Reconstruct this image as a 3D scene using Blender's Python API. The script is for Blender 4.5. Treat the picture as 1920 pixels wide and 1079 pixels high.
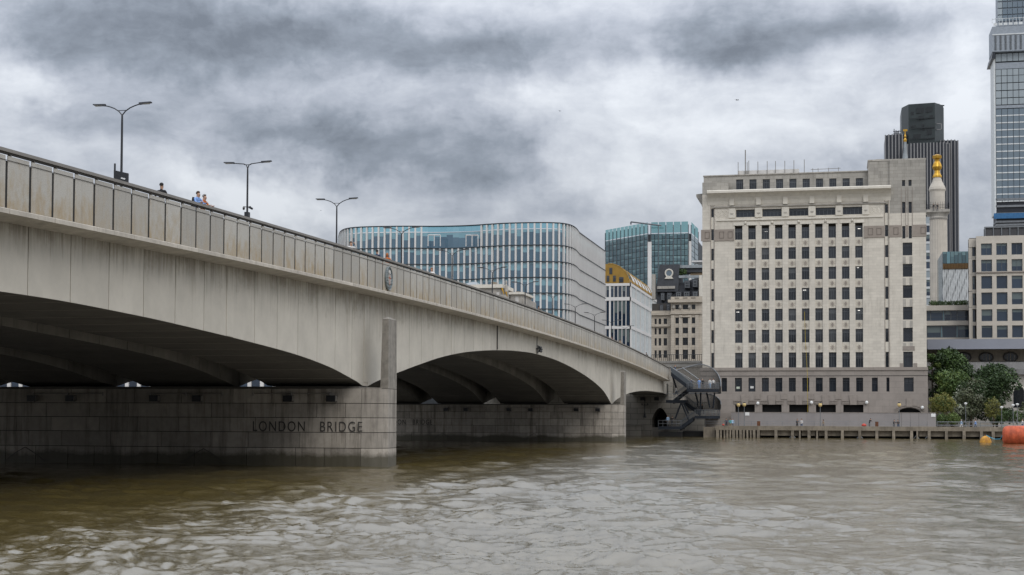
import bpy, math, random
import numpy as np
from mathutils import Vector, Matrix
random.seed(7); np.random.seed(7)
R = math.radians
S = bpy.context.scene
C = S.collection
for o in list(bpy.data.objects): bpy.data.objects.remove(o)

# ------------------------------------------------------------------ camera
CAM_H = 3.0; F = 2750.0; TH = R(2.0); ROLL = .004; YH = 786.0; PSI = R(12.54)
SH = YH - 540 - F*math.tan(TH)
_cy, _sy = math.cos(PSI), math.sin(PSI)
_fw0 = Vector((-_sy, _cy, 0)); _rt0 = Vector((_cy, _sy, 0)); _up0 = Vector((0, 0, 1))
FW = _fw0*math.cos(TH) + _up0*math.sin(TH); _up = -_fw0*math.sin(TH) + _up0*math.cos(TH)
RT = _rt0*math.cos(ROLL) + _up*math.sin(ROLL); UP = -_rt0*math.sin(ROLL) + _up*math.cos(ROLL)
cd = bpy.data.cameras.new('camera'); cam = bpy.data.objects.new('camera', cd); C.objects.link(cam)
m3 = Matrix((RT, UP, -FW)).transposed()
cam.matrix_world = Matrix.Translation((0, 0, CAM_H)) @ m3.to_4x4()
cd.sensor_width = 36; cd.lens = 36*F/1920; cd.shift_y = SH/1920; cd.clip_end = 20000; cd.clip_start = .1
S.camera = cam
def ray(px, py): return FW + RT*((px-960)/F) + UP*(-(py-540-SH)/F)
def onY(px, py, Y):                       # where the sight line to a spot of the photo meets the plane y = Y
    d = ray(px, py); t = Y/d.y; return d.x*t, CAM_H + d.z*t
def onX(px, py, X):
    d = ray(px, py); t = X/d.x; return d.y*t, CAM_H + d.z*t
def UX(px, Y, py=600): return onY(px, py, Y)[0]
def ZY(py, Y, px=1500): return onY(px, py, Y)[1]

# ------------------------------------------------------------------ node helper
class N:
    def __init__(s, tree): s.t = tree; s.n = tree.nodes; s.l = tree.links
    def new(s, typ, **kw):
        n = s.n.new(typ)
        for k, v in kw.items(): setattr(n, k, v)
        return n
    def put(s, sock, v):
        if isinstance(v, bpy.types.NodeSocket): s.l.new(v, sock)
        elif v is not None:
            if hasattr(sock.default_value, '__len__') and not hasattr(v, '__len__'): v = (v,)*len(sock.default_value)
            if hasattr(sock.default_value, '__len__') and len(sock.default_value) == 4 and len(v) == 3: v = (*v, 1)
            sock.default_value = v
    def math(s, op, a, b=None, c=None, clamp=False):
        n = s.new('ShaderNodeMath', operation=op, use_clamp=clamp); s.put(n.inputs[0], a)
        if b is not None: s.put(n.inputs[1], b)
        if c is not None: s.put(n.inputs[2], c)
        return n.outputs[0]
    def vmul(s, v, k):
        n = s.new('ShaderNodeVectorMath', operation='MULTIPLY'); s.put(n.inputs[0], v); s.put(n.inputs[1], k); return n.outputs[0]
    def vadd(s, v, k):
        n = s.new('ShaderNodeVectorMath', operation='ADD'); s.put(n.inputs[0], v); s.put(n.inputs[1], k); return n.outputs[0]
    def noise(s, vec, scale, detail=4, rough=.55, dist=0, out=0):
        n = s.new('ShaderNodeTexNoise'); s.put(n.inputs['Vector'], vec); s.put(n.inputs['Scale'], scale)
        s.put(n.inputs['Detail'], detail); s.put(n.inputs['Roughness'], rough); s.put(n.inputs['Distortion'], dist); return n.outputs[out]
    def ramp(s, f, a, b, lo=0., hi=1.):
        n = s.new('ShaderNodeMapRange', clamp=True); s.put(n.inputs[0], f); s.put(n.inputs[1], a); s.put(n.inputs[2], b)
        s.put(n.inputs[3], lo); s.put(n.inputs[4], hi); return n.outputs[0]
    def mix(s, f, a, b, mode='MIX'):
        n = s.new('ShaderNodeMix', data_type='RGBA', blend_type=mode); s.put(n.inputs[0], f); s.put(n.inputs[6], a); s.put(n.inputs[7], b); return n.outputs[2]
    def sep(s, v):
        n = s.new('ShaderNodeSeparateXYZ'); s.put(n.inputs[0], v); return n.outputs
    def comb(s, x, y, z):
        n = s.new('ShaderNodeCombineXYZ'); s.put(n.inputs[0], x); s.put(n.inputs[1], y); s.put(n.inputs[2], z); return n.outputs[0]

# ------------------------------------------------------------------ sky: overcast cloud layer over a Nishita sky
SUN_DIR = Vector((.52, -.66, .78)).normalized()
W = bpy.data.worlds.new('World'); S.world = W; W.use_nodes = True
w = N(W.node_tree); w.n.clear()
tc = w.new('ShaderNodeTexCoord').outputs['Generated']
sx, sy_, sz = w.sep(tc)
sky = w.new('ShaderNodeTexSky', sky_type='NISHITA'); sky.sun_disc = False
sky.sun_elevation = math.asin(SUN_DIR.z); sky.sun_rotation = math.atan2(SUN_DIR.x, SUN_DIR.y)
zc = w.math('ADD', w.math('MAXIMUM', sz, 0.), .16)
pl = w.comb(w.math('DIVIDE', sx, zc), w.math('DIVIDE', sy_, zc), 0.)      # flat cloud deck
wob = w.vadd(pl, w.vmul(w.vadd(w.noise(pl, 1.1, 3, .5, 0, 1), (-.5, -.5, -.5)), (.9, .9, 0)))
az = w.math('ARCTAN2', sx, sy_); el = w.math('ARCSINE', sz)
wrp = w.noise(tc, 6., 6, .62, 0, 1); wr, wg, wb = w.sep(wrp)
azw = w.math('ADD', az, w.math('MULTIPLY', w.math('SUBTRACT', wr, .5), .26))
elw = w.math('ADD', el, w.math('MULTIPLY', w.math('SUBTRACT', wg, .5), .13))
BLOBS = [  # px, py, half width, half height, weight (cloud banks of the photo; + dark, - bright)
 (330, 50, 330, 75, .33), (620, 110, 220, 60, .30), (100, 60, 160, 60, .10), (130, 215, 160, 40, .18), (930, 60, 170, 50, .26), (790, 270, 240, 55, .40), (900, 330, 160, 25, .15), (1400, 85, 190, 60, .30), (1290, 60, 90, 60, .12), (1620, 50, 200, 40, .16), (1650, 300, 220, 50, .12),
 (520, 240, 200, 45, .20), (1180, 120, 60, 60, -.18), (40, 150, 70, 40, -.22), (480, 360, 170, 40, -.26), (1190, 285, 170, 70, -.20), (1020, 180, 120, 40, -.12), (1790, 190, 80, 80, -.18), (1560, 230, 170, 40, -.14), (1000, 375, 260, 30, .10), (380, 330, 130, 26, -.10), (1500, 330, 150, 30, .08)]
acc = None
for (bx, by, bw, bh, bs) in BLOBS:
    d = ray(bx, by).normalized(); a0 = math.atan2(d.x, d.y); e0 = math.asin(d.z)
    qa = w.math('MULTIPLY', w.math('SUBTRACT', azw, a0), F/bw); qe = w.math('MULTIPLY', w.math('SUBTRACT', elw, e0), F/bh)
    g = w.math('EXPONENT', w.math('MULTIPLY', w.math('ADD', w.math('MULTIPLY', qa, qa), w.math('MULTIPLY', qe, qe)), -.8))
    g = w.math('MULTIPLY', g, bs*1.35); acc = g if acc is None else w.math('ADD', acc, g)
fbm = w.noise(wob, 1.7, 9, .58, .25)
fb2 = w.noise(w.vadd(w.vmul(tc, (1., 1., 1.8)), w.vmul(wrp, (.10, .10, .10))), 8., 10, .60, .3)
fb3 = w.noise(w.vadd(w.vmul(tc, (1., 1., 2.2)), w.vmul(wrp, (.05, .05, .05))), 24., 8, .62, .2)
dens = w.math('ADD', w.math('MULTIPLY', w.math('SUBTRACT', fbm, .5), .55), w.math('MULTIPLY', w.math('SUBTRACT', fb2, .5), 1.05))
dens = w.math('ADD', w.math('ADD', dens, w.math('MULTIPLY', w.math('SUBTRACT', fb3, .5), .50)), w.math('ADD', acc, .34))
cr = w.new('ShaderNodeValToRGB'); w.put(cr.inputs[0], dens)
E_ = cr.color_ramp.elements; E_[0].position = 0.; E_[0].color = (.70, .73, .775, 1); E_[1].position = 1.; E_[1].color = (.150, .170, .203, 1)
e = E_.new(.30); e.color = (.525, .555, .61, 1); e = E_.new(.52); e.color = (.385, .415, .475, 1); e = E_.new(.75); e.color = (.25, .28, .33, 1)
high = w.math('DIVIDE', w.math('ADD', 1., w.math('MULTIPLY', w.math('MAXIMUM', sz, 0.), 5.0)), 1.70)                                     # an overcast sky brightens towards the zenith
cl = w.mix(1., cr.outputs[0], w.comb(high, high, high), 'MULTIPLY')
nis = w.mix(1., sky.outputs[0], (.1, .1, .1, 1), 'MULTIPLY')
fin = w.mix(.95, nis, cl)
bg = w.new('ShaderNodeBackground'); w.put(bg.inputs[0], fin); bg.inputs[1].default_value = .80
wo = w.new('ShaderNodeOutputWorld'); w.l.new(bg.outputs[0], wo.inputs[0])
# ------------------------------------------------------------------ sun behind thin cloud
sl = bpy.data.lights.new('sun', 'SUN'); sl.energy = .8; sl.angle = R(30); sl.color = (1, .955, .89)
so = bpy.data.objects.new('sun', sl); C.objects.link(so); so.rotation_euler = SUN_DIR.to_track_quat('Z', 'Y').to_euler(); so.location = SUN_DIR*200
S.view_settings.view_transform = 'Standard'; S.view_settings.look = 'None'; S.view_settings.exposure = 0.40; S.view_settings.gamma = 1
S.view_settings.use_curve_mapping = False
S.render.engine = 'CYCLES'

# ------------------------------------------------------------------ materials
MATS = {}
def mk(name):
    m = bpy.data.materials.new(name); m.use_nodes = True; MATS[name] = m
    t = N(m.node_tree); b = t.n['Principled BSDF']; return m, t, b
def P(name, col, rough=.75, metal=0., var=.12, scale=.8, rnd=0., streak=0., bump=0., bscale=8., spec=.4, dark=(.5, .48, .45), ior=None, blot=0.):
    """colour with mottling, per-piece brightness, rain streaks and fine relief"""
    m, t, b = mk(name)
    pos = t.new('ShaderNodeNewGeometry').outputs['Position']
    f = t.ramp(t.noise(pos, scale, 5, .6), .3, .7, 1-var, 1+var)
    if rnd: f = t.math('MULTIPLY', f, t.ramp(t.new('ShaderNodeObjectInfo').outputs['Random'], 0, 1, 1-rnd, 1+rnd))
    c = t.mix(1., (*col, 1), t.comb(f, f, f), 'MULTIPLY')
    if streak:
        sn = t.noise(t.vmul(pos, (1.6, 1.6, .13)), 1.3, 5, .65)
        c = t.mix(t.ramp(sn, .5, .75, 0, streak), c, t.mix(1., c, (*dark, 1), 'MULTIPLY'))
    if blot:
        bn = t.noise(pos, scale*.35, 4, .7)
        c = t.mix(t.ramp(bn, .52, .7, 0, blot), c, t.mix(1., c, (*dark, 1), 'MULTIPLY'))
    t.put(b.inputs['Base Color'], c); b.inputs['Roughness'].default_value = rough; b.inputs['Metallic'].default_value = metal
    b.inputs['Specular IOR Level'].default_value = spec
    if ior: b.inputs['IOR'].default_value = ior
    if bump:
        bn = t.new('ShaderNodeBump'); bn.inputs['Strength'].default_value = bump; bn.inputs['Distance'].default_value = .02
        t.put(bn.inputs['Height'], t.noise(pos, bscale, 6, .65)); t.l.new(bn.outputs[0], b.inputs['Normal'])
    return m
def GL(name, a, b_, ior=1.9, rough=.04, blind=None, blo=.55, bhi=.95, cols=None, wav=.0):
    """window glass over a dark room: every pane a little different, some with blinds let down"""
    m, t, b = mk(name)
    rnd = t.new('ShaderNodeObjectInfo').outputs['Random']
    c = t.mix(rnd, (*a, 1), (*b_, 1))
    if blind:
        gz = t.sep(t.new('ShaderNodeTexCoord').outputs['Generated'])[2]
        lim = t.ramp(t.math('FRACT', t.math('MULTIPLY', rnd, 7.31)), 0, 1, blo, bhi)
        c = t.mix(t.math('GREATER_THAN', gz, lim), c, (*blind, 1))
    t.put(b.inputs['Base Color'], c); b.inputs['Roughness'].default_value = rough; b.inputs['IOR'].default_value = ior
    pos = t.new('ShaderNodeNewGeometry').outputs['Position']
    bn = t.new('ShaderNodeBump'); bn.inputs['Strength'].default_value = .06; bn.inputs['Distance'].default_value = .05
    t.put(bn.inputs['Height'], t.noise(pos, .9, 2, .5)); t.l.new(bn.outputs[0], b.inputs['Normal'])
    return m
P('concrete_inner_shaded', (.21, .195, .17), .9, var=.2, scale=.5, streak=.5, rnd=.08)  # darker copy of the girder concrete, under-bridge shade put into the colour
P('concrete_soffit_shaded', (.115, .106, .093), .9, var=.18, scale=.4, streak=.4, rnd=.05, bump=.15)  # underside copy of the concrete: grime and shade both put into the colour
P('ledge_concrete', (.46, .42, .36), .85, var=.15, scale=1.5, rnd=.08, streak=.5)
P('letter_cut', (.05, .046, .042), .9)
P('dark_joint', (.025, .024, .022), .9)
P('rail_metal', (.19, .175, .155), .45, var=.1, spec=.5)
P('rail_dark', (.06, .055, .05), .6)
P('black_paint', (.018, .019, .022), .4, spec=.5)
P('dark_steel', (.016, .020, .027), .6, var=.2, scale=2, spec=.25)
P('grey_steel', (.19, .20, .21), .45, .5, var=.15)
P('crest_white', (.42, .41, .38), .7, var=.2, scale=8)
P('crest_red', (.30, .10, .06), .7)
P('lamp_glass', (.55, .52, .42), .3)
P('asphalt', (.05, .05, .05), .9)
P('paving', (.24, .225, .205), .9, var=.2)
P('white_paint', (.72, .72, .70), .6, var=.06)
P('red_paint', (.45, .06, .04), .6)
P('bronze_green', (.19, .215, .22), .6, .2, var=.35, scale=6)
P('portland', (.62, .58, .505), .85, var=.07, scale=1.2, rnd=.05, streak=.35, dark=(.62, .6, .55), bump=.1)
P('granite_brown', (.27, .235, .205), .8, var=.10, scale=1.5, rnd=.05, streak=.3)
P('granite_dark', (.15, .125, .105), .85)
P('wreath_stone', (.46, .42, .35), .85)
P('brown_band', (.28, .24, .205), .8, var=.1, scale=1.5)
P('slot_dark', (.06, .055, .05), .9)
P('hoarding', (.255, .235, .225), .7, var=.05, rnd=.04)
P('timber', (.20, .17, .13), .9, var=.4, scale=1.2, streak=.5, rnd=.15, bump=.3)
P('quay_concrete', (.20, .17, .13), .9, var=.3, scale=.7, streak=.7, rnd=.08)
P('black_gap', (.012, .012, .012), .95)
P('fin_white', (.62, .60, .575), .5, var=.04, scale=.3, rnd=.03)
P('line_dark', (.03, .035, .04), .5)
P('stone_office', (.52, .475, .41), .8, var=.08, scale=.6, rnd=.04)
P('stone_grey', (.38, .355, .315), .85, var=.2, scale=.5, streak=.6, rnd=.05, dark=(.45, .43, .4))
P('church_stone', (.24, .205, .16), .9, var=.3, scale=.4, streak=.6)
P('church_ledge', (.20, .195, .19), .8, var=.2, scale=.5, streak=.5)
P('slate', (.050, .053, .060), .6, var=.18, scale=.8, rnd=.05)
P('gold_leaf', (.52, .30, .045), .35, .8, var=.2, scale=2)
P('gold_cladding', (.34, .20, .04), .5, .3, var=.12, scale=.6, rnd=.1)
P('roof_white', (.66, .68, .70), .35, .1, var=.05, rnd=.08)
P('bronze', (.16, .095, .04), .5, .4, var=.15)
P('grey_canopy', (.26, .27, .31), .55, var=.05, scale=.3)
P('louver', (.055, .055, .058), .6, rnd=.15)
P('tower_fin', (.215, .21, .21), .5, var=.05, rnd=.04)
P('tower_dark', (.016, .019, .026), .3, spec=.5)
P('tower_core', (.022, .030, .030), .35, var=.3, scale=.12, spec=.5)
P('tower_core_dark', (.010, .013, .014), .35, spec=.5)
P('blue_net', (.03, .12, .26), .7, var=.2)
P('lead', (.26, .28, .29), .7, var=.2, scale=1)
P('orange_float', (.46, .085, .03), .6, var=.3, scale=1.5, streak=.8, dark=(.45, .4, .38), blot=.5)
P('yellow_float', (.50, .25, .03), .6, var=.3, scale=2.5, streak=.8, dark=(.4, .25, .15))
P('rust', (.12, .05, .025), .9, var=.4, scale=3)
P('blue_rope', (.08, .32, .45), .8)
P('bark', (.06, .045, .03), .95, var=.3, scale=3)
P('skin', (.42, .25, .17), .6)
P('hair_black', (.012, .010, .009), .7)
P('hair_brown', (.06, .03, .015), .7)
P('hair_ginger', (.30, .10, .03), .7)
P('hair_grey', (.25, .24, .23), .7)
for nm, c in dict(cl_navy=(.02, .03, .07), cl_black=(.015, .015, .017), cl_blue=(.22, .36, .66), cl_orange=(.48, .13, .025), cl_white=(.65, .64, .62), cl_teal=(.10, .42, .45), cl_grey=(.13, .13, .135), cl_denim=(.06, .09, .16), cl_red=(.40, .05, .05), cl_sky=(.35, .5, .68), cl_tan=(.30, .22, .14)).items():
    P(nm, c, .85)
GL('glass_blue', (.040, .095, .145), (.075, .155, .215), 2.0, blind=(.17, .33, .39), blo=.45, bhi=.9)
GL('glass_teal', (.10, .22, .26), (.14, .28, .32), 1.9)
GL('glass_green', (.035, .080, .095), (.080, .150, .165), 1.9, blind=(.13, .22, .23), blo=.5, bhi=1.1)
GL('glass_dark', (.014, .017, .023), (.036, .042, .052), 1.55, blind=(.055, .06, .07), blo=.55, bhi=.9)
GL('glass_dim', (.030, .034, .040), (.065, .070, .075), 1.5, blind=(.10, .105, .11), blo=.35, bhi=.9)
GL('glass_office', (.012, .020, .036), (.030, .050, .080), 1.7, blind=(.11, .14, .14), blo=.4, bhi=1.3)
GL('glass_tower', (.11, .15, .185), (.13, .17, .20), 1.8)
GL('glass_tower_pale', (.27, .31, .33), (.31, .35, .37), 1.6)
GL('glass_old', (.012, .014, .016), (.035, .038, .04), 1.5)
P('tower_band', (.58, .60, .60), .6, rnd=.06)
P('tower_grey', (.27, .30, .335), .5, rnd=.05)
P('mullion', (.10, .11, .12), .5)
P('poster_paper', (.55, .6, .5), .8)
P('lit_globe', (.6, .45, .2), .4)
P('straw_rope', (.5, .36, .03), .8)
P('brick_white', (.55, .53, .50), .8)

def clear_glass(name, tint, k):
    m, t, b = mk(name); t.n.remove(b); out = t.n['Material Output']
    tr = t.new('ShaderNodeBsdfTransparent'); t.put(tr.inputs[0], tint); gl = t.new('ShaderNodeBsdfGlossy'); t.put(gl.inputs[0], (.7, .8, .82, 1)); gl.inputs['Roughness'].default_value = .05
    mx = t.new('ShaderNodeMixShader'); mx.inputs[0].default_value = k; t.l.new(tr.outputs[0], mx.inputs[1]); t.l.new(gl.outputs[0], mx.inputs[2]); t.l.new(mx.outputs[0], out.inputs[0])
clear_glass('glass_crown', (.50, .72, .72, 1), .25); clear_glass('glass_parapet', (.55, .80, .86, 1), .22)
P('pillar_stone', (.235, .215, .185), .85, var=.2, scale=3, streak=.8, bump=.3, dark=(.45, .43, .4))
def emit(name, col, k):
    m, t, b = mk(name); t.put(b.inputs['Emission Color'], col); b.inputs['Emission Strength'].default_value = k
emit('room_light', (1, .96, .88, 1), 1.1)
def granite_panel():
    m, t, b = mk('granite_panel')
    pos = t.new('ShaderNodeNewGeometry').outputs['Position']; oi = t.new('ShaderNodeObjectInfo').outputs['Random']
    gen = t.new('ShaderNodeTexCoord').outputs['Generated']; gz = t.sep(gen)[2]
    sp = t.noise(pos, 26, 3, .7); br = t.ramp(oi, 0, 1, .84, 1.10)
    f = t.math('MULTIPLY', t.ramp(sp, .3, .7, .80, 1.2), br)
    c = t.mix(1., (.40, .38, .34, 1), t.comb(f, f, f), 'MULTIPLY')
    off = t.comb(t.math('MULTIPLY', oi, 37.), t.math('MULTIPLY', oi, 91.), 0.)
    st = t.noise(t.vadd(t.vmul(pos, (1.4, 1.4, .75)), off), 1.5, 6, .68)
    st = t.math('ADD', st, t.math('MULTIPLY', t.math('SUBTRACT', .55, gz), .34))   # rust weeps gather low on a panel
    amt = t.math('MULTIPLY', t.ramp(st, .45, .78, 0, .85), t.ramp(oi, .0, .7, .35, 1.))
    c = t.mix(amt, c, (.33, .245, .135, 1))
    dk = t.noise(t.vadd(t.vmul(pos, (3, 3, .3)), off), 1.2, 5, .7)
    c = t.mix(t.ramp(dk, .55, .8, 0, .5), c, t.mix(1., c, (.55, .53, .5, 1), 'MULTIPLY'))
    t.put(b.inputs['Base Color'], c); b.inputs['Roughness'].default_value = .7
    bn = t.new('ShaderNodeBump'); bn.inputs['Strength'].default_value = .25; bn.inputs['Distance'].default_value = .01
    t.put(bn.inputs['Height'], sp); t.l.new(bn.outputs[0], b.inputs['Normal'])
granite_panel()
def pier_stone():
    m, t, b = mk('pier_stone')
    pos = t.new('ShaderNodeNewGeometry').outputs['Position']; oi = t.new('ShaderNodeObjectInfo').outputs['Random']; z = t.sep(pos)[2]
    f = t.math('MULTIPLY', t.ramp(t.noise(pos, 1.6, 6, .65), .3, .7, .82, 1.15), t.ramp(oi, 0, 1, .80, 1.16))
    c = t.mix(1., (.35, .315, .27, 1), t.comb(f, f, f), 'MULTIPLY')
    st = t.noise(t.vmul(pos, (1.3, 1.3, .10)), 1.4, 6, .7)
    c = t.mix(t.ramp(st, .48, .68, 0, .85), c, t.mix(1., c, (.38, .36, .34, 1), 'MULTIPLY'))
    wt = t.math('SUBTRACT', t.math('ADD', .02, t.math('MULTIPLY', t.noise(t.vmul(pos, (.40, .40, .35)), 1.0, 8, .72), 1.5)), z)   # weed line of the tide
    c = t.mix(t.ramp(wt, -.12, .22, 0, .88), c, (.050, .044, .024, 1))
    t.put(b.inputs['Base Color'], c); t.put(b.inputs['Roughness'], t.ramp(wt, 0, .1, .85, .6))
    bn = t.new('ShaderNodeBump'); bn.inputs['Strength'].default_value = .3; bn.inputs['Distance'].default_value = .02
    t.put(bn.inputs['Height'], t.noise(pos, 7, 6, .7)); t.l.new(bn.outputs[0], b.inputs['Normal'])
pier_stone()
def concrete_fascia():
    m, t, b = mk('concrete')
    pos = t.new('ShaderNodeNewGeometry').outputs['Position']; oi = t.new('ShaderNodeObjectInfo').outputs['Random']; gz = t.sep(t.new('ShaderNodeTexCoord').outputs['Generated'])[2]
    f = t.math('MULTIPLY', t.ramp(t.noise(pos, .6, 6, .65), .3, .7, .90, 1.08), t.ramp(oi, 0, 1, .95, 1.05))
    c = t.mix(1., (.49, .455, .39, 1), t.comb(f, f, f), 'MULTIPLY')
    off = t.comb(t.math('MULTIPLY', oi, 53.), t.math('MULTIPLY', oi, 29.), 0.)
    s1 = t.noise(t.vadd(t.vmul(pos, (1.5, 1.5, .10)), off), 1.6, 6, .7); s2 = t.noise(t.vadd(t.vmul(pos, (5., 5., .22)), off), 1.3, 5, .7); s3 = t.noise(t.vadd(pos, off), .55, 6, .7)
    up = t.ramp(gz, .35, 1., -.10, .16)                         # streaks heavier below the ledge: rain dirt, with the overhang's shade put into it
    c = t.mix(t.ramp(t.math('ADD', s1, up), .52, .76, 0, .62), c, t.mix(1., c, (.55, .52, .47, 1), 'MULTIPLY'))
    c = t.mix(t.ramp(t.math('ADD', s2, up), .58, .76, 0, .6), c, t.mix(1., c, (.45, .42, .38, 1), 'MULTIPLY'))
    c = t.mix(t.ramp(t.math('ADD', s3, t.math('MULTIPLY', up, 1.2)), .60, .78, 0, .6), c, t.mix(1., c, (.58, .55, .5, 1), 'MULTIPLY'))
    t.put(b.inputs['Base Color'], c); b.inputs['Roughness'].default_value = .85
    bn = t.new('ShaderNodeBump'); bn.inputs['Strength'].default_value = .15; bn.inputs['Distance'].default_value = .02
    t.put(bn.inputs['Height'], t.noise(pos, 6, 6, .65)); t.l.new(bn.outputs[0], b.inputs['Normal'])
concrete_fascia()
def ashlar(name, col, mortar, bw, bh, wx=.02, var=.10, blot=.35):
    """far masonry: courses too small to build, drawn as fine joints"""
    m, t, b = mk(name)
    pos = t.new('ShaderNodeNewGeometry').outputs['Position']; x, y, z = t.sep(pos)
    br = t.new('ShaderNodeTexBrick'); br.offset = .5
    t.put(br.inputs['Vector'], t.comb(t.math('ADD', x, y), z, 0.)); t.put(br.inputs['Scale'], 1.); br.inputs['Brick Width'].default_value = bw; br.inputs['Row Height'].default_value = bh
    br.inputs['Mortar Size'].default_value = wx; br.inputs['Mortar Smooth'].default_value = .3
    a = Vector(col); t.put(br.inputs['Color1'], tuple(a*(1-var))); t.put(br.inputs['Color2'], tuple(a*(1+var*.7))); t.put(br.inputs['Mortar'], mortar)
    f = t.ramp(t.noise(pos, .5, 6, .65), .3, .7, .90, 1.08)
    c = t.mix(1., br.outputs[0], t.comb(f, f, f), 'MULTIPLY')
    st = t.noise(t.vmul(pos, (1., 1., .12)), .9, 6, .7)
    c = t.mix(t.ramp(st, .54, .74, 0, blot), c, t.mix(1., c, (.55, .54, .52, 1), 'MULTIPLY'))
    t.put(b.inputs['Base Color'], c); b.inputs['Roughness'].default_value = .85
    return m
ashlar('adelaide_stone', (.585, .54, .465), (.505, .465, .40), 1.35, .52, .03, .06, .55)
ashlar('adelaide_grey', (.33, .31, .275), (.25, .235, .205), 1.5, .62, .03, .13, .8)
ashlar('adelaide_base', (.285, .25, .22), (.20, .175, .155), 2.4, 1.1, .02, .05, .25)
ashlar('abutment_stone', (.27, .25, .215), (.10, .09, .08), 2.4, 1.0, .04, .12, .6)
ashlar('column_stone', (.50, .455, .39), (.42, .38, .32), 2., 1.2, .02, .05, .4)
ashlar('classic_stone', (.47, .415, .34), (.32, .28, .23), 1.6, .6, .03, .07, .4)

# ------------------------------------------------------------------ mesh builder
OFF = {}
class MB:
    def __init__(s): s.v = []; s.f = []; s.m = []
    def add(s, vs, fs, mi=0):
        k = len(s.v); s.v += [tuple(q) for q in vs]; s.f += [tuple(i+k for i in f) for f in fs]; s.m += [mi]*len(fs); return s
    def box(s, x0, x1, y0, y1, z0, z1, mi=0):
        if x0 > x1: x0, x1 = x1, x0
        if y0 > y1: y0, y1 = y1, y0
        if z0 > z1: z0, z1 = z1, z0
        return s.add([(x0,y0,z0),(x1,y0,z0),(x1,y1,z0),(x0,y1,z0),(x0,y0,z1),(x1,y0,z1),(x1,y1,z1),(x0,y1,z1)],
                     [(0,3,2,1),(4,5,6,7),(0,1,5,4),(1,2,6,5),(2,3,7,6),(3,0,4,7)], mi)
    def hexa(s, p, mi=0): return s.add(p, [(0,3,2,1),(4,5,6,7),(0,1,5,4),(1,2,6,5),(2,3,7,6),(3,0,4,7)], mi)
    def prism(s, poly, z0, z1, mi=0):
        n = len(poly); a = sum(poly[i][0]*poly[(i+1)%n][1]-poly[(i+1)%n][0]*poly[i][1] for i in range(n))
        if a < 0: poly = poly[::-1]
        fz = lambda z, q: z(q) if callable(z) else z
        vs = [(x,y,fz(z0,(x,y))) for x,y in poly]+[(x,y,fz(z1,(x,y))) for x,y in poly]
        return s.add(vs, [tuple(range(n))[::-1], tuple(range(n,2*n))]+[(i,(i+1)%n,n+(i+1)%n,n+i) for i in range(n)], mi)
    def slab(s, poly, axis, a, b, mi=0):
        """polygon in the two other axes pushed along axis 'x' or 'y' from a to b"""
        n = len(poly); ar = sum(poly[i][0]*poly[(i+1)%n][1]-poly[(i+1)%n][0]*poly[i][1] for i in range(n))
        if ar < 0: poly = poly[::-1]
        if a > b: a, b = b, a
        mkp = (lambda p, t: (p[0], t, p[1])) if axis == 'y' else (lambda p, t: (t, p[0], p[1]))
        vs = [mkp(p, a) for p in poly]+[mkp(p, b) for p in poly]
        fr = tuple(range(n)); bk = tuple(range(2*n-1, n-1, -1)); sd = [(i,n+i,n+(i+1)%n,(i+1)%n) for i in range(n)]
        fs = [fr, bk]+sd
        if axis == 'x': fs = [f[::-1] for f in fs]
        return s.add(vs, fs, mi)
    def tube(s, p0, p1, r, n=6, r1=None, mi=0):
        p0 = Vector(p0); p1 = Vector(p1); d = (p1-p0).normalized(); r1 = r if r1 is None else r1
        u = d.cross(Vector((0,0,1)) if abs(d.z) < .9 else Vector((1,0,0))).normalized(); q = d.cross(u)
        ring = lambda c, rr: [c+(u*math.cos(2*math.pi*i/n)+q*math.sin(2*math.pi*i/n))*rr for i in range(n)]
        vs = ring(p0, r)+ring(p1, r1)
        return s.add(vs, [(i,n+i,n+(i+1)%n,(i+1)%n) for i in range(n)][::1]+[tuple(range(n)), tuple(range(2*n-1,n-1,-1))], mi)
    def path(s, pts, r, n=6, mi=0, r1=None):
        for i in range(len(pts)-1):
            if r1 is None: s.tube(pts[i], pts[i+1], r, n, None, mi)
            else:
                a = i/(len(pts)-1); b = (i+1)/(len(pts)-1); s.tube(pts[i], pts[i+1], r+(r1-r)*a, n, r+(r1-r)*b, mi)
        return s
    def lathe(s, prof, cx, cy, n=20, mi=0, ang0=0, flute=0.):
        vs = []
        for (r, z) in prof:
            for i in range(n):
                a = ang0+2*math.pi*i/n; rr = r*(1-flute*(i % 2)); vs.append((cx+rr*math.cos(a), cy+rr*math.sin(a), z))
        fs = [(k*n+i, k*n+(i+1)%n, (k+1)*n+(i+1)%n, (k+1)*n+i) for k in range(len(prof)-1) for i in range(n)]
        fs += [tuple(range(n))[::-1], tuple(range((len(prof)-1)*n, len(prof)*n))]
        return s.add(vs, fs, mi)
    def obj(s, name, mat, parent=None, smooth=False, loc=None):
        me = bpy.data.meshes.new(name); off = OFF.get(parent.name, (0,0,0)) if parent else (loc or (0,0,0))
        me.from_pydata([(x-off[0], y-off[1], z-off[2]) for x,y,z in s.v], [], s.f)
        mats = mat if isinstance(mat, (list, tuple)) else [mat]
        for q in mats: me.materials.append(MATS[q])
        if len(mats) > 1: me.polygons.foreach_set('material_index', s.m)
        if smooth: me.polygons.foreach_set('use_smooth', [True]*len(me.polygons))
        o = bpy.data.objects.new(name, me); C.objects.link(o)
        if parent: o.parent = parent; OFF[o.name] = off
        elif loc: o.location = loc; OFF[o.name] = loc
        return o
def tag(o, label=None, cat=None, group=None, kind=None):
    if label: o['label'] = label
    if cat: o['category'] = cat
    if group: o['group'] = group
    if kind: o['kind'] = kind
    return o
def empty(name, loc, label, cat, group=None):
    o = bpy.data.objects.new(name, None); C.objects.link(o); o.location = loc; o.empty_display_size = .5; OFF[o.name] = tuple(loc)
    return tag(o, label, cat, group)
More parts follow.
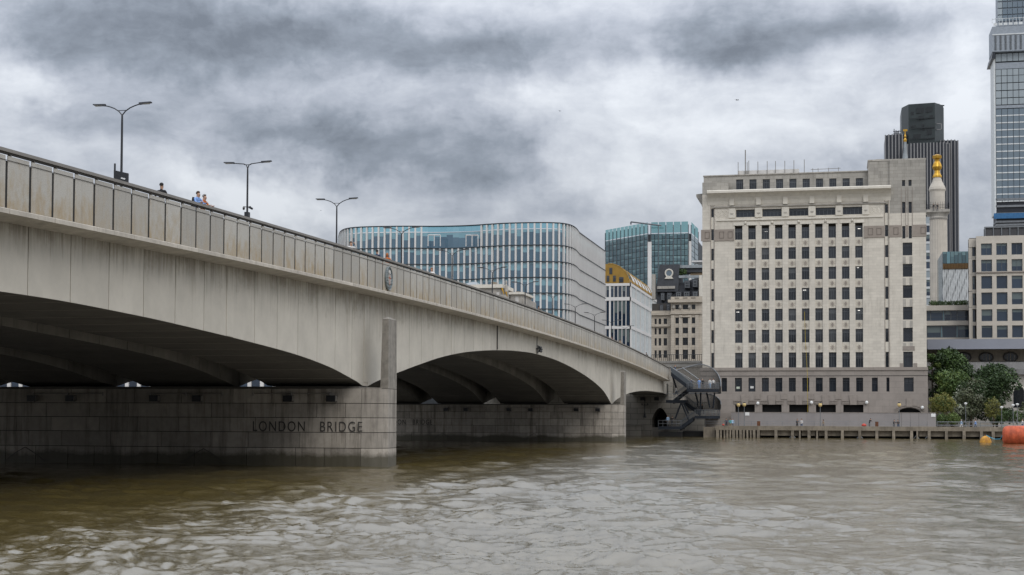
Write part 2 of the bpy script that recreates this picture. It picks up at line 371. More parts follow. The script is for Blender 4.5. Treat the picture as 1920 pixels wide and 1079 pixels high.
def box(name, mat, parent, *b): return MB().box(*b).obj(name, mat, parent)
def copy_tree(o, parent=None):
    c = o.copy(); C.objects.link(c); c.parent = parent
    for ch in o.children: copy_tree(ch, c)
    return c
def pchip(xs, ys, x):
    xs = np.array(xs, float); ys = np.array(ys, float); h = np.diff(xs); d = np.diff(ys)/h; mm = np.zeros(len(xs))
    for i in range(1, len(xs)-1):
        if d[i-1]*d[i] > 0: w1 = 2*h[i]+h[i-1]; w2 = h[i]+2*h[i-1]; mm[i] = (w1+w2)/(w1/d[i-1]+w2/d[i])
    mm[0] = d[0]; mm[-1] = d[-1]
    i = int(min(max(np.searchsorted(xs, x)-1, 0), len(h)-1)); t = (x-xs[i])/h[i]
    return ys[i]*(1+2*t)*(1-t)**2 + mm[i]*h[i]*t*(1-t)**2 + ys[i+1]*t*t*(3-2*t) + mm[i+1]*h[i]*t*t*(t-1)
# ================================================================== SETTING: river, ground, quay
def river():
    fov = [(-.62 + i*(1.05/860)) for i in range(861)]
    out = list(np.linspace(-math.pi, -.62, 60)[:-1]); out2 = list(np.linspace(.43, math.pi, 60)[1:])
    th = np.array(out+fov+out2)
    r = [0.]; rr = 6.
    while rr < 300: r.append(rr); rr *= 1.02 if rr < 19 else 1.0036 if rr < 75 else 1.0062
    r += [330, 400, 600, 1200, 3000]; r = np.array(r)
    T, Rr = np.meshgrid(th, r); X = np.sin(T)*Rr; Y = np.cos(T)*Rr
    dr = np.gradient(r)[:, None]*np.ones_like(T); dth = np.gradient(th)[None, :]*Rr; sp = np.maximum(dr, dth*.7)+1e-6
    rng = np.random.RandomState(3); Z = np.zeros_like(X); DX = np.zeros_like(X); DY = np.zeros_like(X)
    env = np.zeros_like(X)                                   # gusts: patches of rougher and calmer water
    for k in range(14):
        a = rng.uniform(0, 2*math.pi); l = rng.uniform(9, 45); env += np.sin((X*math.cos(a)+Y*math.sin(a))*2*math.pi/l+rng.uniform(0, 6.28))
    env = np.clip(1+.11*env, .55, 1.5)
    # wander the coordinates so that no crest runs straight for long
    WX = X+.55*np.sin(Y*.61+1.3*np.sin(X*.37))+.22*np.sin(Y*1.9+X*.8)+.10*np.sin(Y*4.1-X*2.7)
    WY = Y+.55*np.sin(X*.53+1.1*np.sin(Y*.29))+.22*np.sin(X*2.1-Y*.7)+.10*np.sin(X*4.7+Y*2.2)
    for k in range(105):
        lam = math.exp(rng.uniform(math.log(.20), math.log(6.5))); a = rng.normal(1.25, .8); kk = 2*math.pi/lam
        amp = lam*.0074*(1.85 if lam < .7 else 1.05 if lam < 1.3 else .5)
        wgt = np.clip((lam/sp-2.2)/2.5, 0, 1)*env
        if not wgt.any(): continue
        b_ = rng.uniform(0, 6.28); l2 = lam*rng.uniform(2.5, 5)
        ph = kk*(WX*math.cos(a)+WY*math.sin(a))+rng.uniform(0, 6.28)
        grp = .5+.5*np.sin((WX*math.cos(b_)+WY*math.sin(b_))*2*math.pi/l2)
        if k % 3: Z += amp*1.25*wgt*grp*(1.2-2*(np.abs(np.sin(ph*.5))+.01)**.75)          # peaked crest, broad trough
        else: Z += amp*1.6*wgt*grp*np.sin(ph)
        DX += .5*amp*wgt*grp*math.cos(a)*np.cos(ph); DY += .5*amp*wgt*grp*math.sin(a)*np.cos(ph)
    X = X+DX; Y = Y+DY
    Z[0, :] = 0; V = np.stack([X, Y, Z], -1).reshape(-1, 3); nr, nt = T.shape
    i = np.arange(nr-1)[:, None]*nt+np.arange(nt-1)[None, :]
    q = np.stack([i, i+nt, i+nt+1, i+1], -1).reshape(-1, 4)
    me = bpy.data.meshes.new('river'); me.vertices.add(len(V)); me.vertices.foreach_set('co', V.astype(np.float32).ravel())
    me.loops.add(q.size); me.loops.foreach_set('vertex_index', q[:, ::-1].astype(np.int32).ravel())
    me.polygons.add(len(q)); me.polygons.foreach_set('loop_start', np.arange(0, q.size, 4, dtype=np.int32)); me.polygons.foreach_set('use_smooth', [True]*len(q))
    me.update(calc_edges=True); me.validate()
    m, t, b = mk('river_water')
    pos = t.new('ShaderNodeNewGeometry').outputs['Position']
    c = t.mix(t.ramp(t.noise(pos, .12, 4, .6), .35, .65), (.080, .059, .017, 1), (.094, .072, .026, 1))
    fo = t.noise(t.vmul(pos, (1., .55, 1.)), 1.6, 8, .72, 1.2); fz = t.noise(pos, .07, 3, .6)
    foam = t.math('MULTIPLY', t.ramp(fo, .69, .76), t.ramp(fz, .5, .62)); c = t.mix(t.math('MULTIPLY', foam, .55), c, (.6, .58, .52, 1))
    t.put(b.inputs['Base Color'], c); b.inputs['Roughness'].default_value = .06; b.inputs['IOR'].default_value = 2.3
    n1 = t.noise(t.vmul(pos, (.8, 1.4, 1.)), 7., 7, .66, .5); n2 = t.noise(t.vmul(pos, (.30, .8, 1)), 1.3, 5, .62, .6)
    bn = t.new('ShaderNodeBump'); bn.inputs['Strength'].default_value = 1.; bn.inputs['Distance'].default_value = .017
    t.put(bn.inputs['Height'], t.math('ADD', n1, t.math('MULTIPLY', n2, 2.5))); t.l.new(bn.outputs[0], b.inputs['Normal'])
    me.materials.append(m); o = bpy.data.objects.new('river', me); C.objects.link(o); tag(o, kind='structure')
river()
g = MB().box(-4000, 4000, 263, 6000, -2., 1.55).obj('ground', 'paving'); tag(g, kind='structure')
YB = 250.                                                    # face of the jetty and river wall

# ================================================================== BRIDGE
AP = -28.645; PW = 1.566; Y0 = 46.45
def zr(y): return 13.72-1.37e-4*(y-142)**2
def pb(y): return zr(y)-2.12
AX = [-8, 5, 11, 13, 18, 25, 33, 42, 50.5, 58, 66, 72, 77.5, 83.3, 86.8, 88.6, 89.5, 90.5, 91.4, 93.5, 96.9, 102, 108.7, 117, 127.2, 136, 143, 152, 160, 168, 178, 187.2, 191.5, 193.6, 194.5, 195.5, 196.4, 200, 206, 214.8, 225, 236, 250, 263]
AZ = [5.9, 5.4, 5.05, 5.45, 6.1, 6.75, 7.2, 7.47, 7.55, 7.42, 7.13, 6.86, 6.55, 6.02, 5.52, 5.24, 5.05, 5.05, 5.27, 5.62, 6.13, 6.86, 7.73, 8.5, 9.1, 9.42, 9.53, 9.42, 9.12, 8.65, 7.85, 6.75, 5.85, 5.28, 5.05, 5.05, 5.25, 5.75, 6.35, 6.95, 7.35, 7.55, 7.6, 7.3]
def ab(y): return float(pchip(AX, AZ, y))
def nY(n): return Y0+PW*n
bridge = empty('bridge', (-29, 90, 0), 'long concrete bridge with flat arches and a granite panel parapet over the river', 'bridge')
def sheared(mb, x0, x1, ya, yb, f0, f1, mi=0):
    return mb.hexa([(x0,ya,f0(ya)),(x1,ya,f0(ya)),(x1,yb,f0(yb)),(x0,yb,f0(yb)),(x0,ya,f1(ya)),(x1,ya,f1(ya)),(x1,yb,f1(yb)),(x0,yb,f1(yb))], mi)
def panel(mb, ya, yb, f0, f1, xf=AP, th=.046, bv=.015):
    z0a, z0b, z1a, z1b = f0(ya), f0(yb), f1(ya), f1(yb)
    o = [(xf-bv,ya,z0a),(xf-bv,yb,z0b),(xf-bv,yb,z1b),(xf-bv,ya,z1a)]; i = [(xf,ya+bv,z0a+bv),(xf,yb-bv,z0b+bv),(xf,yb-bv,z1b-bv),(xf,ya+bv,z1a-bv)]
    k = [(xf-th,y,z) for _, y, z in o]
    return mb.add(o+i+k, [(4,5,6,7)]+[(j,(j+1)%4,4+(j+1)%4,4+j) for j in range(4)]+[(8+j,8+(j+1)%4,(j+1)%4,j) for j in range(4)])
f0 = lambda y: pb(y)+.02
f1 = lambda y: zr(y)-.238
crest_n = 28
for n in range(-8, 133):
    if n == crest_n+1: continue
    w_ = 2 if n == crest_n else 1
    panel(MB(), nY(n)+.082, nY(n+w_)-.082, f0, f1, AP+random.uniform(-.006, .006)).obj('parapet_panel', 'granite_panel', bridge)
for n in range(-36, -8, 7):
    panel(MB(), nY(n)+.045, nY(n+7)-.045, f0, f1).obj('parapet_panel', 'granite_panel', bridge)
def strip(name, mat, xa, xb, fa, fb, n0=-36, n1=133, st=3, parent=bridge):
    mb = MB(); ys = [nY(n) for n in range(n0, n1+1, st)]
    if ys[-1] < nY(n1): ys.append(nY(n1))
    k = len(ys); vs = []
    for y in ys: vs += [(xa,y,fa(y)),(xb,y,fa(y)),(xb,y,fb(y)),(xa,y,fb(y))]
    fs = [(4*i+j, 4*i+(j+1)%4, 4*i+4+(j+1)%4, 4*i+4+j) for i in range(k-1) for j in range(4)]
    fs = [f[::-1] for f in fs]+[(0,1,2,3),(4*k-1,4*k-2,4*k-3,4*k-4)]
    return mb.add(vs, fs).obj(name, mat, parent)
strip('parapet_backing', 'dark_joint', AP-.30, AP-.026, lambda y: pb(y)-.02, lambda y: zr(y)-.42)
for n in range(-36, 133, 9):
    n2 = min(n+9, 133)
    strip('handrail', 'rail_metal', AP-.20, AP+.06, lambda y: zr(y)-.12, lambda y: zr(y), n, n2)
    strip('rail_shade_strip', 'rail_dark', AP-.16, AP-.01, lambda y: zr(y)-.175, lambda y: zr(y)-.122, n, n2)  # dark strip: the shade below the handrail put into its colour
for n in range(-8, 133):
    y = nY(n)+.30
    MB().box(AP-.15, AP-.03, y-.035, y+.035, zr(y)-.30, zr(y)-.12).obj('rail_post', 'rail_metal', bridge)
strip('cable', 'rail_dark', AP+.004, AP+.02, lambda y: zr(y)-.412, lambda y: zr(y)-.395)
for n in range(-36, 133, 2):
    ya, yb = nY(n)+.012, nY(min(n+2, 133))-.012
    mb = MB(); x = [AP+.10, AP+.13, AP-1.10, AP-1.10]
    vs = []
    for y in (ya, yb): vs += [(x[0],y,pb(y)),(x[1],y,pb(y)-.03),(x[1],y,pb(y)-.19),(x[2],y,pb(y)-.31),(x[3],y,pb(y))]
    mb.add(vs, [(0,5,6,1),(1,6,7,2),(2,7,8,3),(3,8,9,4),(4,9,5,0),(0,1,2,3,4),(9,8,7,6,5)]).obj('ledge_segment', 'ledge_concrete', bridge)
strip('deck_slab', 'concrete_soffit_shaded', AP-35.2, AP-.33, lambda y: zr(y)-2.14, lambda y: zr(y)-1.14)
strip('road_surface', 'asphalt', AP-30.5, AP-4.6, lambda y: zr(y)-1.13, lambda y: zr(y)-1.12)
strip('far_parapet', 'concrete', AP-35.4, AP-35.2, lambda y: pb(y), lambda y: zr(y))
# four box girders of precast segments
GX = [(-29.64, -36.05), (-38.45, -44.85), (-47.3, -53.7), (-56.2, -62.6)]
def seg(ya, yb, xe, xw, name, parent):
    ys = np.linspace(ya, yb, 4); top = lambda y: pb(y)-.26
    if xe > -30: top = lambda y: pb(y)-.29
    pts = [(y, ab(y)) for y in ys]+[(yb, top(yb)), (ya, top(ya))]
    k = len(pts); vs = [(xw, y, z) for y, z in pts]+[(xe, y, z) for y, z in pts]
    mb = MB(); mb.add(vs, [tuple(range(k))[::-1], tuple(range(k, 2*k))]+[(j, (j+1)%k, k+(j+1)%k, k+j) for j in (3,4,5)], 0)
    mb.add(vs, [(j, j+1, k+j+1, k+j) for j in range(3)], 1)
    o = mb.obj(name, ['concrete' if xe > -30 else 'concrete_inner_shaded', 'concrete_soffit_shaded'], parent); return o
for gi, (xe, xw) in enumerate(GX):
    stp = 2 if gi < 2 else 4
    # core, slightly smaller, closes the joints
    ys = np.linspace(nY(-36), 262, 140); k = len(ys); vs = []
    for y in ys: vs += [(xw+.08,y,ab(y)+.07),(xe-.08,y,ab(y)+.07),(xe-.08,y,pb(y)-.3),(xw+.08,y,pb(y)-.3)]
    fs = [(4*i+j, 4*i+4+j, 4*i+4+(j+1)%4, 4*i+(j+1)%4) for i in range(k-1) for j in range(4)]
    core = MB().add(vs, fs).obj('box_girder', 'dark_joint', bridge)
    for n in range(-36, 138, stp):
        ya, yb = nY(n)+.028, min(nY(n+stp)-.028, 262)
        if gi == 0:                                            # the abutment end
            yb = min(yb, 259.9)
        if yb-ya > .5: seg(ya, yb, xe, xw, 'girder_segment', core)
    if gi == 0:
        for px in (431, 687, 849, 1048):
            y, _ = onX(px, 560 if px < 900 else 650, xe)
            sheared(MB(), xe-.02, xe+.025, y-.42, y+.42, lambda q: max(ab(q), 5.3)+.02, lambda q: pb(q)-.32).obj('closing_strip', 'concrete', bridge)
y = onX(932, 640, -29.6)[0]
MB().tube((-29.57, y, pb(y)-.3), (-29.57, y, ab(y)+.05), .055).obj('drain_pipe', 'rail_dark', bridge)

# crest of arms on the wide panel
y = onX(727, 523, AP)[0]; zc_ = onX(727, 523, AP)[1]
cr_ = empty('coat_of_arms', (AP, y, zc_), None, None); cr_.parent = bridge; cr_.location = (AP+29, y-90, zc_)
OFF[cr_.name] = (AP, y, zc_)
def disc(r, x0, x1, cy, cz, n=24, ry=1., rz=1.): return MB().slab([(cy+r*ry*math.cos(2*math.pi*i/n), cz+r*rz*math.sin(2*math.pi*i/n)) for i in range(n)], 'x', x0, x1)
disc(.74, AP+.01, AP+.09, y, zc_, 28, .95, 1.04).obj('roundel', 'bronze_green', cr_)
rim = MB()
for i in range(28):
    a, b = 2*math.pi*i/28, 2*math.pi*(i+1)/28; rim.tube((AP+.10, y+.68*math.cos(a), zc_+.74*math.sin(a)), (AP+.10, y+.68*math.cos(b), zc_+.74*math.sin(b)), .05, 6)
rim.obj('rim', 'bronze_green', cr_)
sh = [(-.24,.24),(.24,.24),(.24,-.12),(.16,-.34),(0,-.46),(-.16,-.34),(-.24,-.12)]
MB().slab([(y+a, zc_+b) for a, b in sh], 'x', AP+.088, AP+.14).obj('shield', 'crest_white', cr_)
MB().box(AP+.135, AP+.15, y-.045, y+.045, zc_-.44, zc_+.235).box(AP+.135, AP+.148, y-.238, y+.238, zc_-.02, zc_+.07).obj('red_cross', 'crest_red', cr_)
for s_ in (-1, 1):
    mb = MB()
    for k, (a, b, rr) in enumerate([(.40,-.30,.10),(.42,-.12,.11),(.40,.06,.10),(.36,.22,.085),(.30,.34,.06),(.50,.16,.06),(.55,.30,.035)]):
        mb.lathe([(rr*.3,-rr),(rr,-rr*.3),(rr,rr*.3),(rr*.3,rr)], 0, 0, 7)
        for q in range(len(mb.v)-28, len(mb.v)): vx, vy, vz = mb.v[q]; mb.v[q] = (AP+.10+vx*.5, y+s_*a+vy, zc_+b+vz)
    mb.obj('dragon_supporter', 'bronze_green', cr_, True)
disc(.13, AP+.09, AP+.16, y, zc_+.40, 12).obj('helm', 'brick_white', cr_)
MB().slab([(y-.48, zc_-.52),(y-.2, zc_-.60),(y+.2, zc_-.60),(y+.48, zc_-.52),(y+.46, zc_-.43),(y+.2, zc_-.50),(y-.2, zc_-.50),(y-.46, zc_-.43)], 'x', AP+.088, AP+.125).obj('motto_scroll', 'bronze_green', cr_)

# piers of coursed granite with low cutwater noses
def pier(yc, letters):
    h = lambda X: float(np.interp(X, [-64.9, -30.2, -29.4, -28.7, -28.15, -27.85], [1.9, 1.9, 1.82, 1.55, 1.2, .9]))
    XE, XW, XN = -27.85, -64.9, -29.35
    outline = lambda ins, xw=XW: [(xw, yc-h(xw)+ins)]+[(x, yc-h(x)+ins) for x in (-30.2,-29.8,-29.4,-29.05,-28.7,-28.4,-28.15,-28.0)]+[(XE-ins, yc-.9+ins),(XE-ins, yc+.9-ins)]+[(x, yc+h(x)-ins) for x in (-28.0,-28.15,-28.4,-28.7,-29.05,-29.4,-29.8,-30.2)]+[(xw, yc+h(xw)-ins)]
    core = MB().prism(outline(.06), -3, 4.80).obj('pier', 'dark_joint', bridge)
    zb = [-2.5, 1.10, 2.09, 3.02, 3.93, 4.87]
    for k in range(5):
        z0, z1 = zb[k]+.019, zb[k+1]-.019
        xs = [XN]; x = XN-(1.0 if k % 2 else .0)
        if k % 2: xs.append(x)
        while x > XW:
            x -= random.uniform(1.7, 3.6); xs.append(max(x, XW))
        if xs[-2]-xs[-1] < .6: xs.pop(-2)
        for xa, xb in zip(xs[1:], xs[:-1]):
            pr = random.uniform(0, .025); a, b = xa+.018, xb-.018
            inner = [x for x in (-30.2,-29.8,-29.4) if a < x < b]
            poly = [(a, yc-h(a)-pr)]+[(x, yc-h(x)-pr) for x in inner]+[(b, yc-h(b)-pr), (b, yc-1.4), (a, yc-1.4)]
            MB().prism(poly, z0, z1).obj('stone', 'pier_stone', core)
            if random.random() < .35: pass
        MB().box(XW, XN-.01, yc+1.5, yc+1.9, z0, z1).obj('stone', 'pier_stone', core)
        nose = [p for p in outline(0, XN+.012) if p[0] >= XN]
        MB().prism(nose, z0, z1).obj('nose_stone', 'pier_stone', core)
    MB().box(XW, -29.5, yc-1.75, yc+1.75, 4.80, 5.0).obj('bearing_shelf', 'concrete_soffit_shaded', core)
    for xe, xw in GX: MB().box(xw+.5, xe-.1, yc-.6, yc+.6, 5.0, 5.07).obj('bearing', 'dark_steel', core)
    # sloping granite cap and free standing pillar on the nose
    cap = [(-30.3, yc-1.86),(-29.6, yc-1.84),(-29.0, yc-1.66),(-28.5, yc-1.40),(-28.3, yc-.9),(-28.3, yc+.9),(-28.5, yc+1.40),(-29.0, yc+1.66),(-29.6, yc+1.84),(-30.3, yc+1.86)]
    MB().prism(cap, 4.87, lambda q: 4.90+max(0, .50-.34*abs(q[1]-yc)+.10*(q[0]+29)) if q[0] < -28.6 else 4.93).obj('cap_stone', 'pier_stone', core)
    mb = MB(); mb.hexa([(-28.38,yc-.90,4.88),(XE+.0,yc-.90,4.88),(XE+.0,yc+.90,4.88),(-28.38,yc+.90,4.88),(-28.27,yc-.88,9.30),(XE-.02,yc-.88,9.30),(XE-.02,yc+.88,9.30),(-28.27,yc+.88,9.30)])
    pil = mb.obj('pillar', 'pillar_stone', core)
    MB().add([(-28.28,yc-.89,9.302),(XE-.01,yc-.89,9.302),(XE-.01,yc+.89,9.302),(-28.28,yc+.89,9.302),(-28.07,yc-.55,9.46),(-28.07,yc+.55,9.46)],[(0,3,2,1),(0,1,4),(1,2,5,4),(2,3,5),(3,0,4,5)]).obj('pillar_cap', 'pillar_stone', core)
    # flood lights and pipe under the shelf, mooring chains
    for i, px_ in enumerate((624, 543, 373, 293, 136, 64)):
        X, z = onY(px_, 750, 88.1)
        lb = MB().box(X-.30, X+.30, yc-2.32, yc-1.95, 4.02, 4.42).obj('flood_light', 'black_paint', core)
        MB().box(X+.302, X+.33, yc-2.31, yc-1.97, 4.05, 4.40).obj('side_plate', 'rail_metal', core)
    for X0_, X1_ in ((-31.3, -36.5), (-38.6, -43.6), (-47., -52.)):
        mb = MB().tube((X0_, yc-2.06, 4.55), (X1_, yc-2.06, 4.55), .035)
        for q in (X0_, (X0_+X1_)/2, X1_): mb.tube((q, yc-2.08, 4.62), (q, yc-2.08, 4.40), .05)
        mb.obj('pipe', 'rail_metal', core)
    for X in (-52.6, -39.9):
        mb = MB()
        for s_ in (-1, 1): mb.path([(X, yc-2.0, 1.0), (X+s_*.7, yc-2.03, .62), (X+s_*1.5, yc-2.05, .05)], .024, 5)
        mb.obj('mooring_chain', 'rail_dark', core)
    if letters:
        tx = bpy.data.curves.new('lettering', 'FONT'); tx.body = 'LONDON   BRIDGE'; tx.size = .78; tx.space_character = 1.22; tx.extrude = .004
        to = bpy.data.objects.new('lettering_source', tx); C.objects.link(to)
        dg = bpy.context.evaluated_depsgraph_get(); me = bpy.data.meshes.new_from_object(to.evaluated_get(dg)); bpy.data.objects.remove(to)
        co = np.zeros(len(me.vertices)*3); me.vertices.foreach_get('co', co); co = co.reshape(-1, 3)
        xa, za = onY(474, 809.5, 88.05) if yc < 100 else onY(715, 796.6, 193.05); xb, zb_ = onY(679, 791.5, 88.05) if yc < 100 else onY(810.5, 787.6, 193.05)
        lo, hi = co.min(0), co.max(0); sx_ = (xb-xa)/(hi[0]-lo[0]); sz_ = (zb_-za)/(hi[1]-lo[1])
        nc = np.stack([xa+(co[:, 0]-lo[0])*sx_+29, yc-90-1.9-.036-co[:, 2], za+(co[:, 1]-lo[1])*sz_], -1)
        me.vertices.foreach_set('co', nc.ravel()); me.name = 'lettering'; me.materials.clear(); me.materials.append(MATS['dark_joint'])
        # every letter a piece of its own
        par = list(range(len(me.vertices)))
        def root(i):
            while par[i] != i: par[i] = par[par[i]]; i = par[i]
            return i
        for ed in me.edges: par[root(ed.vertices[0])] = root(ed.vertices[1])
        isl = {}
        for p in me.polygons: isl.setdefault(root(p.vertices[0]), []).append(tuple(p.vertices))
        for fs in isl.values():
            ids = sorted({i for f in fs for i in f}); mp = {i: k for k, i in enumerate(ids)}
            lm = bpy.data.meshes.new('letter'); lm.from_pydata([tuple(nc[i]) for i in ids], [], [tuple(mp[i] for i in f) for f in fs]); lm.materials.append(MATS['letter_cut'])
            lo_ = bpy.data.objects.new('letter', lm); C.objects.link(lo_); lo_.parent = core
pier(90, True); pier(195, True)
# cameras hung below the ledge over the second arch
y = onX(1008, 655, -29.5)[0]; z = onX(1008, 655, -29.5)[1]
cc = empty('camera_bracket', (-29.4, y, z), 'dark bracket with cameras hung on the concrete girder above the second arch', 'camera')
MB().tube((-29.55, y, pb(y)-.2), (-29.55, y, z-.5), .035).tube((-29.4, y-.25, z-.45), (-29.4, y-.25, z+.35), .05).box(-29.6, -29.3, y-.3, y+.2, z-.05, z+.05).obj('bracket', 'black_paint', cc)
for dy, dz in ((.12, .18), (.45, .0), (.3, -.22)): MB().tube((-29.35, y+dy-.2, z+dz), (-29.2, y+dy+.22, z+dz-.03), .11, 8).obj('camera_housing', 'black_paint', cc)
# north abutment
ab_ = empty('bridge_abutment', (-45, 262, 0), 'coursed stone abutment wall under the north end of the bridge', 'wall')
AW = onY(1222, 775, 262)[0]; AE = onY(1253.5, 775, 262)[0]
za, zb2 = 3.1, 5.05
arch = [(AW, -2), (AW, za)]+[(AW+(AE-AW)*t, za+(zb2-za)*(math.sin(math.pi*(.18+.64*t))-math.sin(math.pi*.18))/(1-math.sin(math.pi*.18))) for t in np.linspace(0, 1, 12)]+[(AE, za), (AE, -2)]
MB().box(-66, AW, 262, 268, -2, 9.8).obj('wall', 'abutment_stone', ab_)
MB().box(AE, -21.5, 262.0, 268, -2, 6.2).obj('wall', 'abutment_stone', ab_)
for i in range(1, 14):
    (x0, z0), (x1, z1) = arch[i], arch[i+1]
    if x1-x0 > .01: MB().hexa([(x0,262,z0),(x1,262,z1),(x1,268,z1),(x0,268,z0),(x0,262,9.8),(x1,262,9.8),(x1,268,9.8),(x0,268,9.8)]).obj('arch_stone', 'abutment_stone', ab_)
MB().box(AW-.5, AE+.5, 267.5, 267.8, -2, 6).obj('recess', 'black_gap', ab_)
MB().box(-66, AW-1.8, 260.9, 261.99, -2, 1.9).box(-66, AW-1.6, 260.7, 261.98, 1.902, 2.1).obj('plinth', 'abutment_stone', ab_)
for px_ in (1205, 1231):
    X, z = onY(px_, 749, 261.5); MB().box(X-.4, X+.4, 261.4, 261.98, z-.25, z+.3).obj('flood_light', 'black_paint', ab_)
X, z = onY(1209, 784, 261.2)
ol = empty('old_lamp_standard', (X, 261.2, z), 'black cast iron lamp standard against the dark abutment wall under the bridge', 'lamp')
MB().lathe([(.28,z),(.28,z+.15),(.2,z+.4),(.1,z+.9),(.07,z+1.2),(.06,z+2.2),(.12,z+2.3),(.05,z+2.4),(.05,z+2.9),(.12,z+3.0),(.02,z+3.2)], X, 261.2, 10).obj('post', 'black_paint', ol)
MB().tube((X-.55, 261.2, z+2.25), (X+.55, 261.2, z+2.25), .05).lathe([(.05,z+2.2),(.12,z+2.35),(.04,z+2.6)], X-.5, 261.2, 8).lathe([(.05,z+2.2),(.12,z+2.35),(.04,z+2.6)], X+.5, 261.2, 8).obj('arms', 'black_paint', ol)

# ================================================================== lamps on the bridge
LP = [226, 463, 631, 753, 848, 923.5, 985, 1037, 1079, 1115, 1147, 1172]
def street_lamp(i, Y, straight):
    zb_ = zr(min(Y, 262))-1.1; ZT = 22.45
    nth = ['first', 'second', 'third', 'fourth', 'fifth', 'sixth', 'seventh', 'eighth', 'ninth', 'tenth', 'eleventh', 'twelfth'][i]
    lab = {0: 'nearest twin armed black street lamp, with dark sign board on its post', 1: 'twin armed black street lamp with straight arms and cameras on its post',
           2: 'twin armed black street lamp standing just left of the curved glass office block'}.get(i, 'twin armed black street lamp, %s along the bridge from the nearest' % nth)
    o = empty('street_lamp', (-45, Y, zb_), lab, 'street lamp', 'twin armed lamps along the bridge')
    MB().lathe([(.16,zb_),(.16,zb_+1.2),(.10,zb_+1.4),(.085,zb_+5),(.07,ZT-.5),(.06,ZT)], -45, Y, 10).obj('post', 'black_paint', o)
    for s_ in (-1, 1):
        # arms lie across the roadway
        if straight: pts = [(0,0),(.10,.28),(.3,.38),(.7,.42),(1.25,.48)]
        else: pts = [(0,0),(.22,.26),(.55,.47),(.9,.60),(1.3,.70)]
        pp = [(-45+s_*a, Y+.0, ZT+b) for a, b in pts]
        arm = MB().path(pp, .04, 6)
        if s_ > 0: arm.tube((-45-.3, Y, ZT+.32), (-45+.3, Y, ZT+.32), .025)
        arm.obj('arm', 'black_paint', o)
        ex, ez = pts[-1]
        hd = MB().hexa([(-45+s_*(ex-.12), Y-.09, ZT+ez-.06),(-45+s_*(ex+.72), Y-.15, ZT+ez+.03),(-45+s_*(ex+.72), Y+.15, ZT+ez+.03),(-45+s_*(ex-.12), Y+.09, ZT+ez-.06),
                        (-45+s_*(ex-.12), Y-.07, ZT+ez+.08),(-45+s_*(ex+.72), Y-.12, ZT+ez+.10),(-45+s_*(ex+.72), Y+.12, ZT+ez+.10),(-45+s_*(ex-.12), Y+.07, ZT+ez+.08)]).obj('lamp_head', 'black_paint', o)
        MB().box(-45+s_*(ex+.1), -45+s_*(ex+.6), Y-.08, Y+.08, ZT+ez-.045, ZT+ez+.0).obj('lens', 'lamp_glass', hd)
    if i == 1:
        z = onX(463, 389, -45)[1]
        MB().box(-45.16, -44.84, Y-.2, Y+.2, z-1.0, z-.4).obj('control_box', 'black_paint', o)
        for s_ in (-1, 1): MB().tube((-45, Y, z), (-45+s_*.3, Y, z+.05), .03).tube((-45+s_*.22, Y-.15, z-.03), (-45+s_*.36, Y+.15, z-.12), .09, 8).obj('camera', 'black_paint', o)
    return o
for i, px in enumerate(LP):
    Y = onX(px, 450, -45)[0]; street_lamp(i, Y, i == 1)
Y = onX(226, 330, -45)[0]; z = onX(226, 330, -45)[1]
sb = empty('sign_board', (-44.6, Y-.25, z-.4), 'dark rectangular sign board seen from below beside the nearest street lamp', 'sign')
MB().hexa([(-45.35,Y-.25,z-.25),(-44.25,Y-.45,z-.58),(-44.25,Y-.33,z-.58),(-45.35,Y-.13,z-.25),(-45.35,Y-.25,z+.32),(-44.25,Y-.45,z+.05),(-44.25,Y-.33,z+.05),(-45.35,Y-.13,z+.32)]).obj('board', 'black_paint', sb)
MB().tube((-45.3,Y-.2,z-.6),(-45.3,Y-.2,z+.75),.06).obj('mast', 'black_paint', sb)
for k in range(4): MB().box(-44.75+.08*k, -44.69+.08*k, Y-.42-.012*k, Y-.36, z-.29-.02*k, z-.20-.02*k).obj('white_letter', 'white_paint', sb)
# ================================================================== BUILDINGS
def win(parent, x0, x1, z0, z1, y, glass='glass_dark', frame='mullion', nv=1, nh=(), fw=.10, sill=None):
    """recessed window: frame with glazing bars, pane behind it (front plane y, room behind)"""
    f = MB(); d = .12
    f.box(x0, x0+fw, y, y+d, z0, z1).box(x1-fw, x1, y, y+d, z0, z1).box(x0+fw, x1-fw, y, y+d, z0, z0+fw).box(x0+fw, x1-fw, y, y+d, z1-fw, z1)
    for k in range(1, nv+1):
        xc = x0+(x1-x0)*k/(nv+1); f.box(xc-fw*.35, xc+fw*.35, y+.01, y+d-.01, z0+fw, z1-fw)
    for t in nh:
        zc = z0+(z1-z0)*t; f.box(x0+fw, x1-fw, y+.02, y+d-.02, zc-fw*.4, zc+fw*.4)
    o = f.obj('window', frame, parent)
    MB().box(x0+fw*.5, x1-fw*.5, y+.06, y+.10, z0+fw*.5, z1-fw*.5).obj('pane', glass, o)
    return o
def wall_rects(parent, name, mat, x0, x1, z0, z1, holes, y0, y1):
    """wall slab with rectangular openings, one mesh cut into strips"""
    xs = sorted({x0, x1, *[h[0] for h in holes], *[h[1] for h in holes]}); mb = MB()
    for a, b in zip(xs[:-1], xs[1:]):
        if b-a < 1e-4: continue
        hs = sorted([(h[2], h[3]) for h in holes if h[0] < (a+b)/2 < h[1]]); z = z0
        for (c, d) in hs:
            if c > z: mb.box(a, b, y0, y1, z, c)
            z = max(z, d)
        if z < z1: mb.box(a, b, y0, y1, z, z1)
    return mb.obj(name, mat, parent)

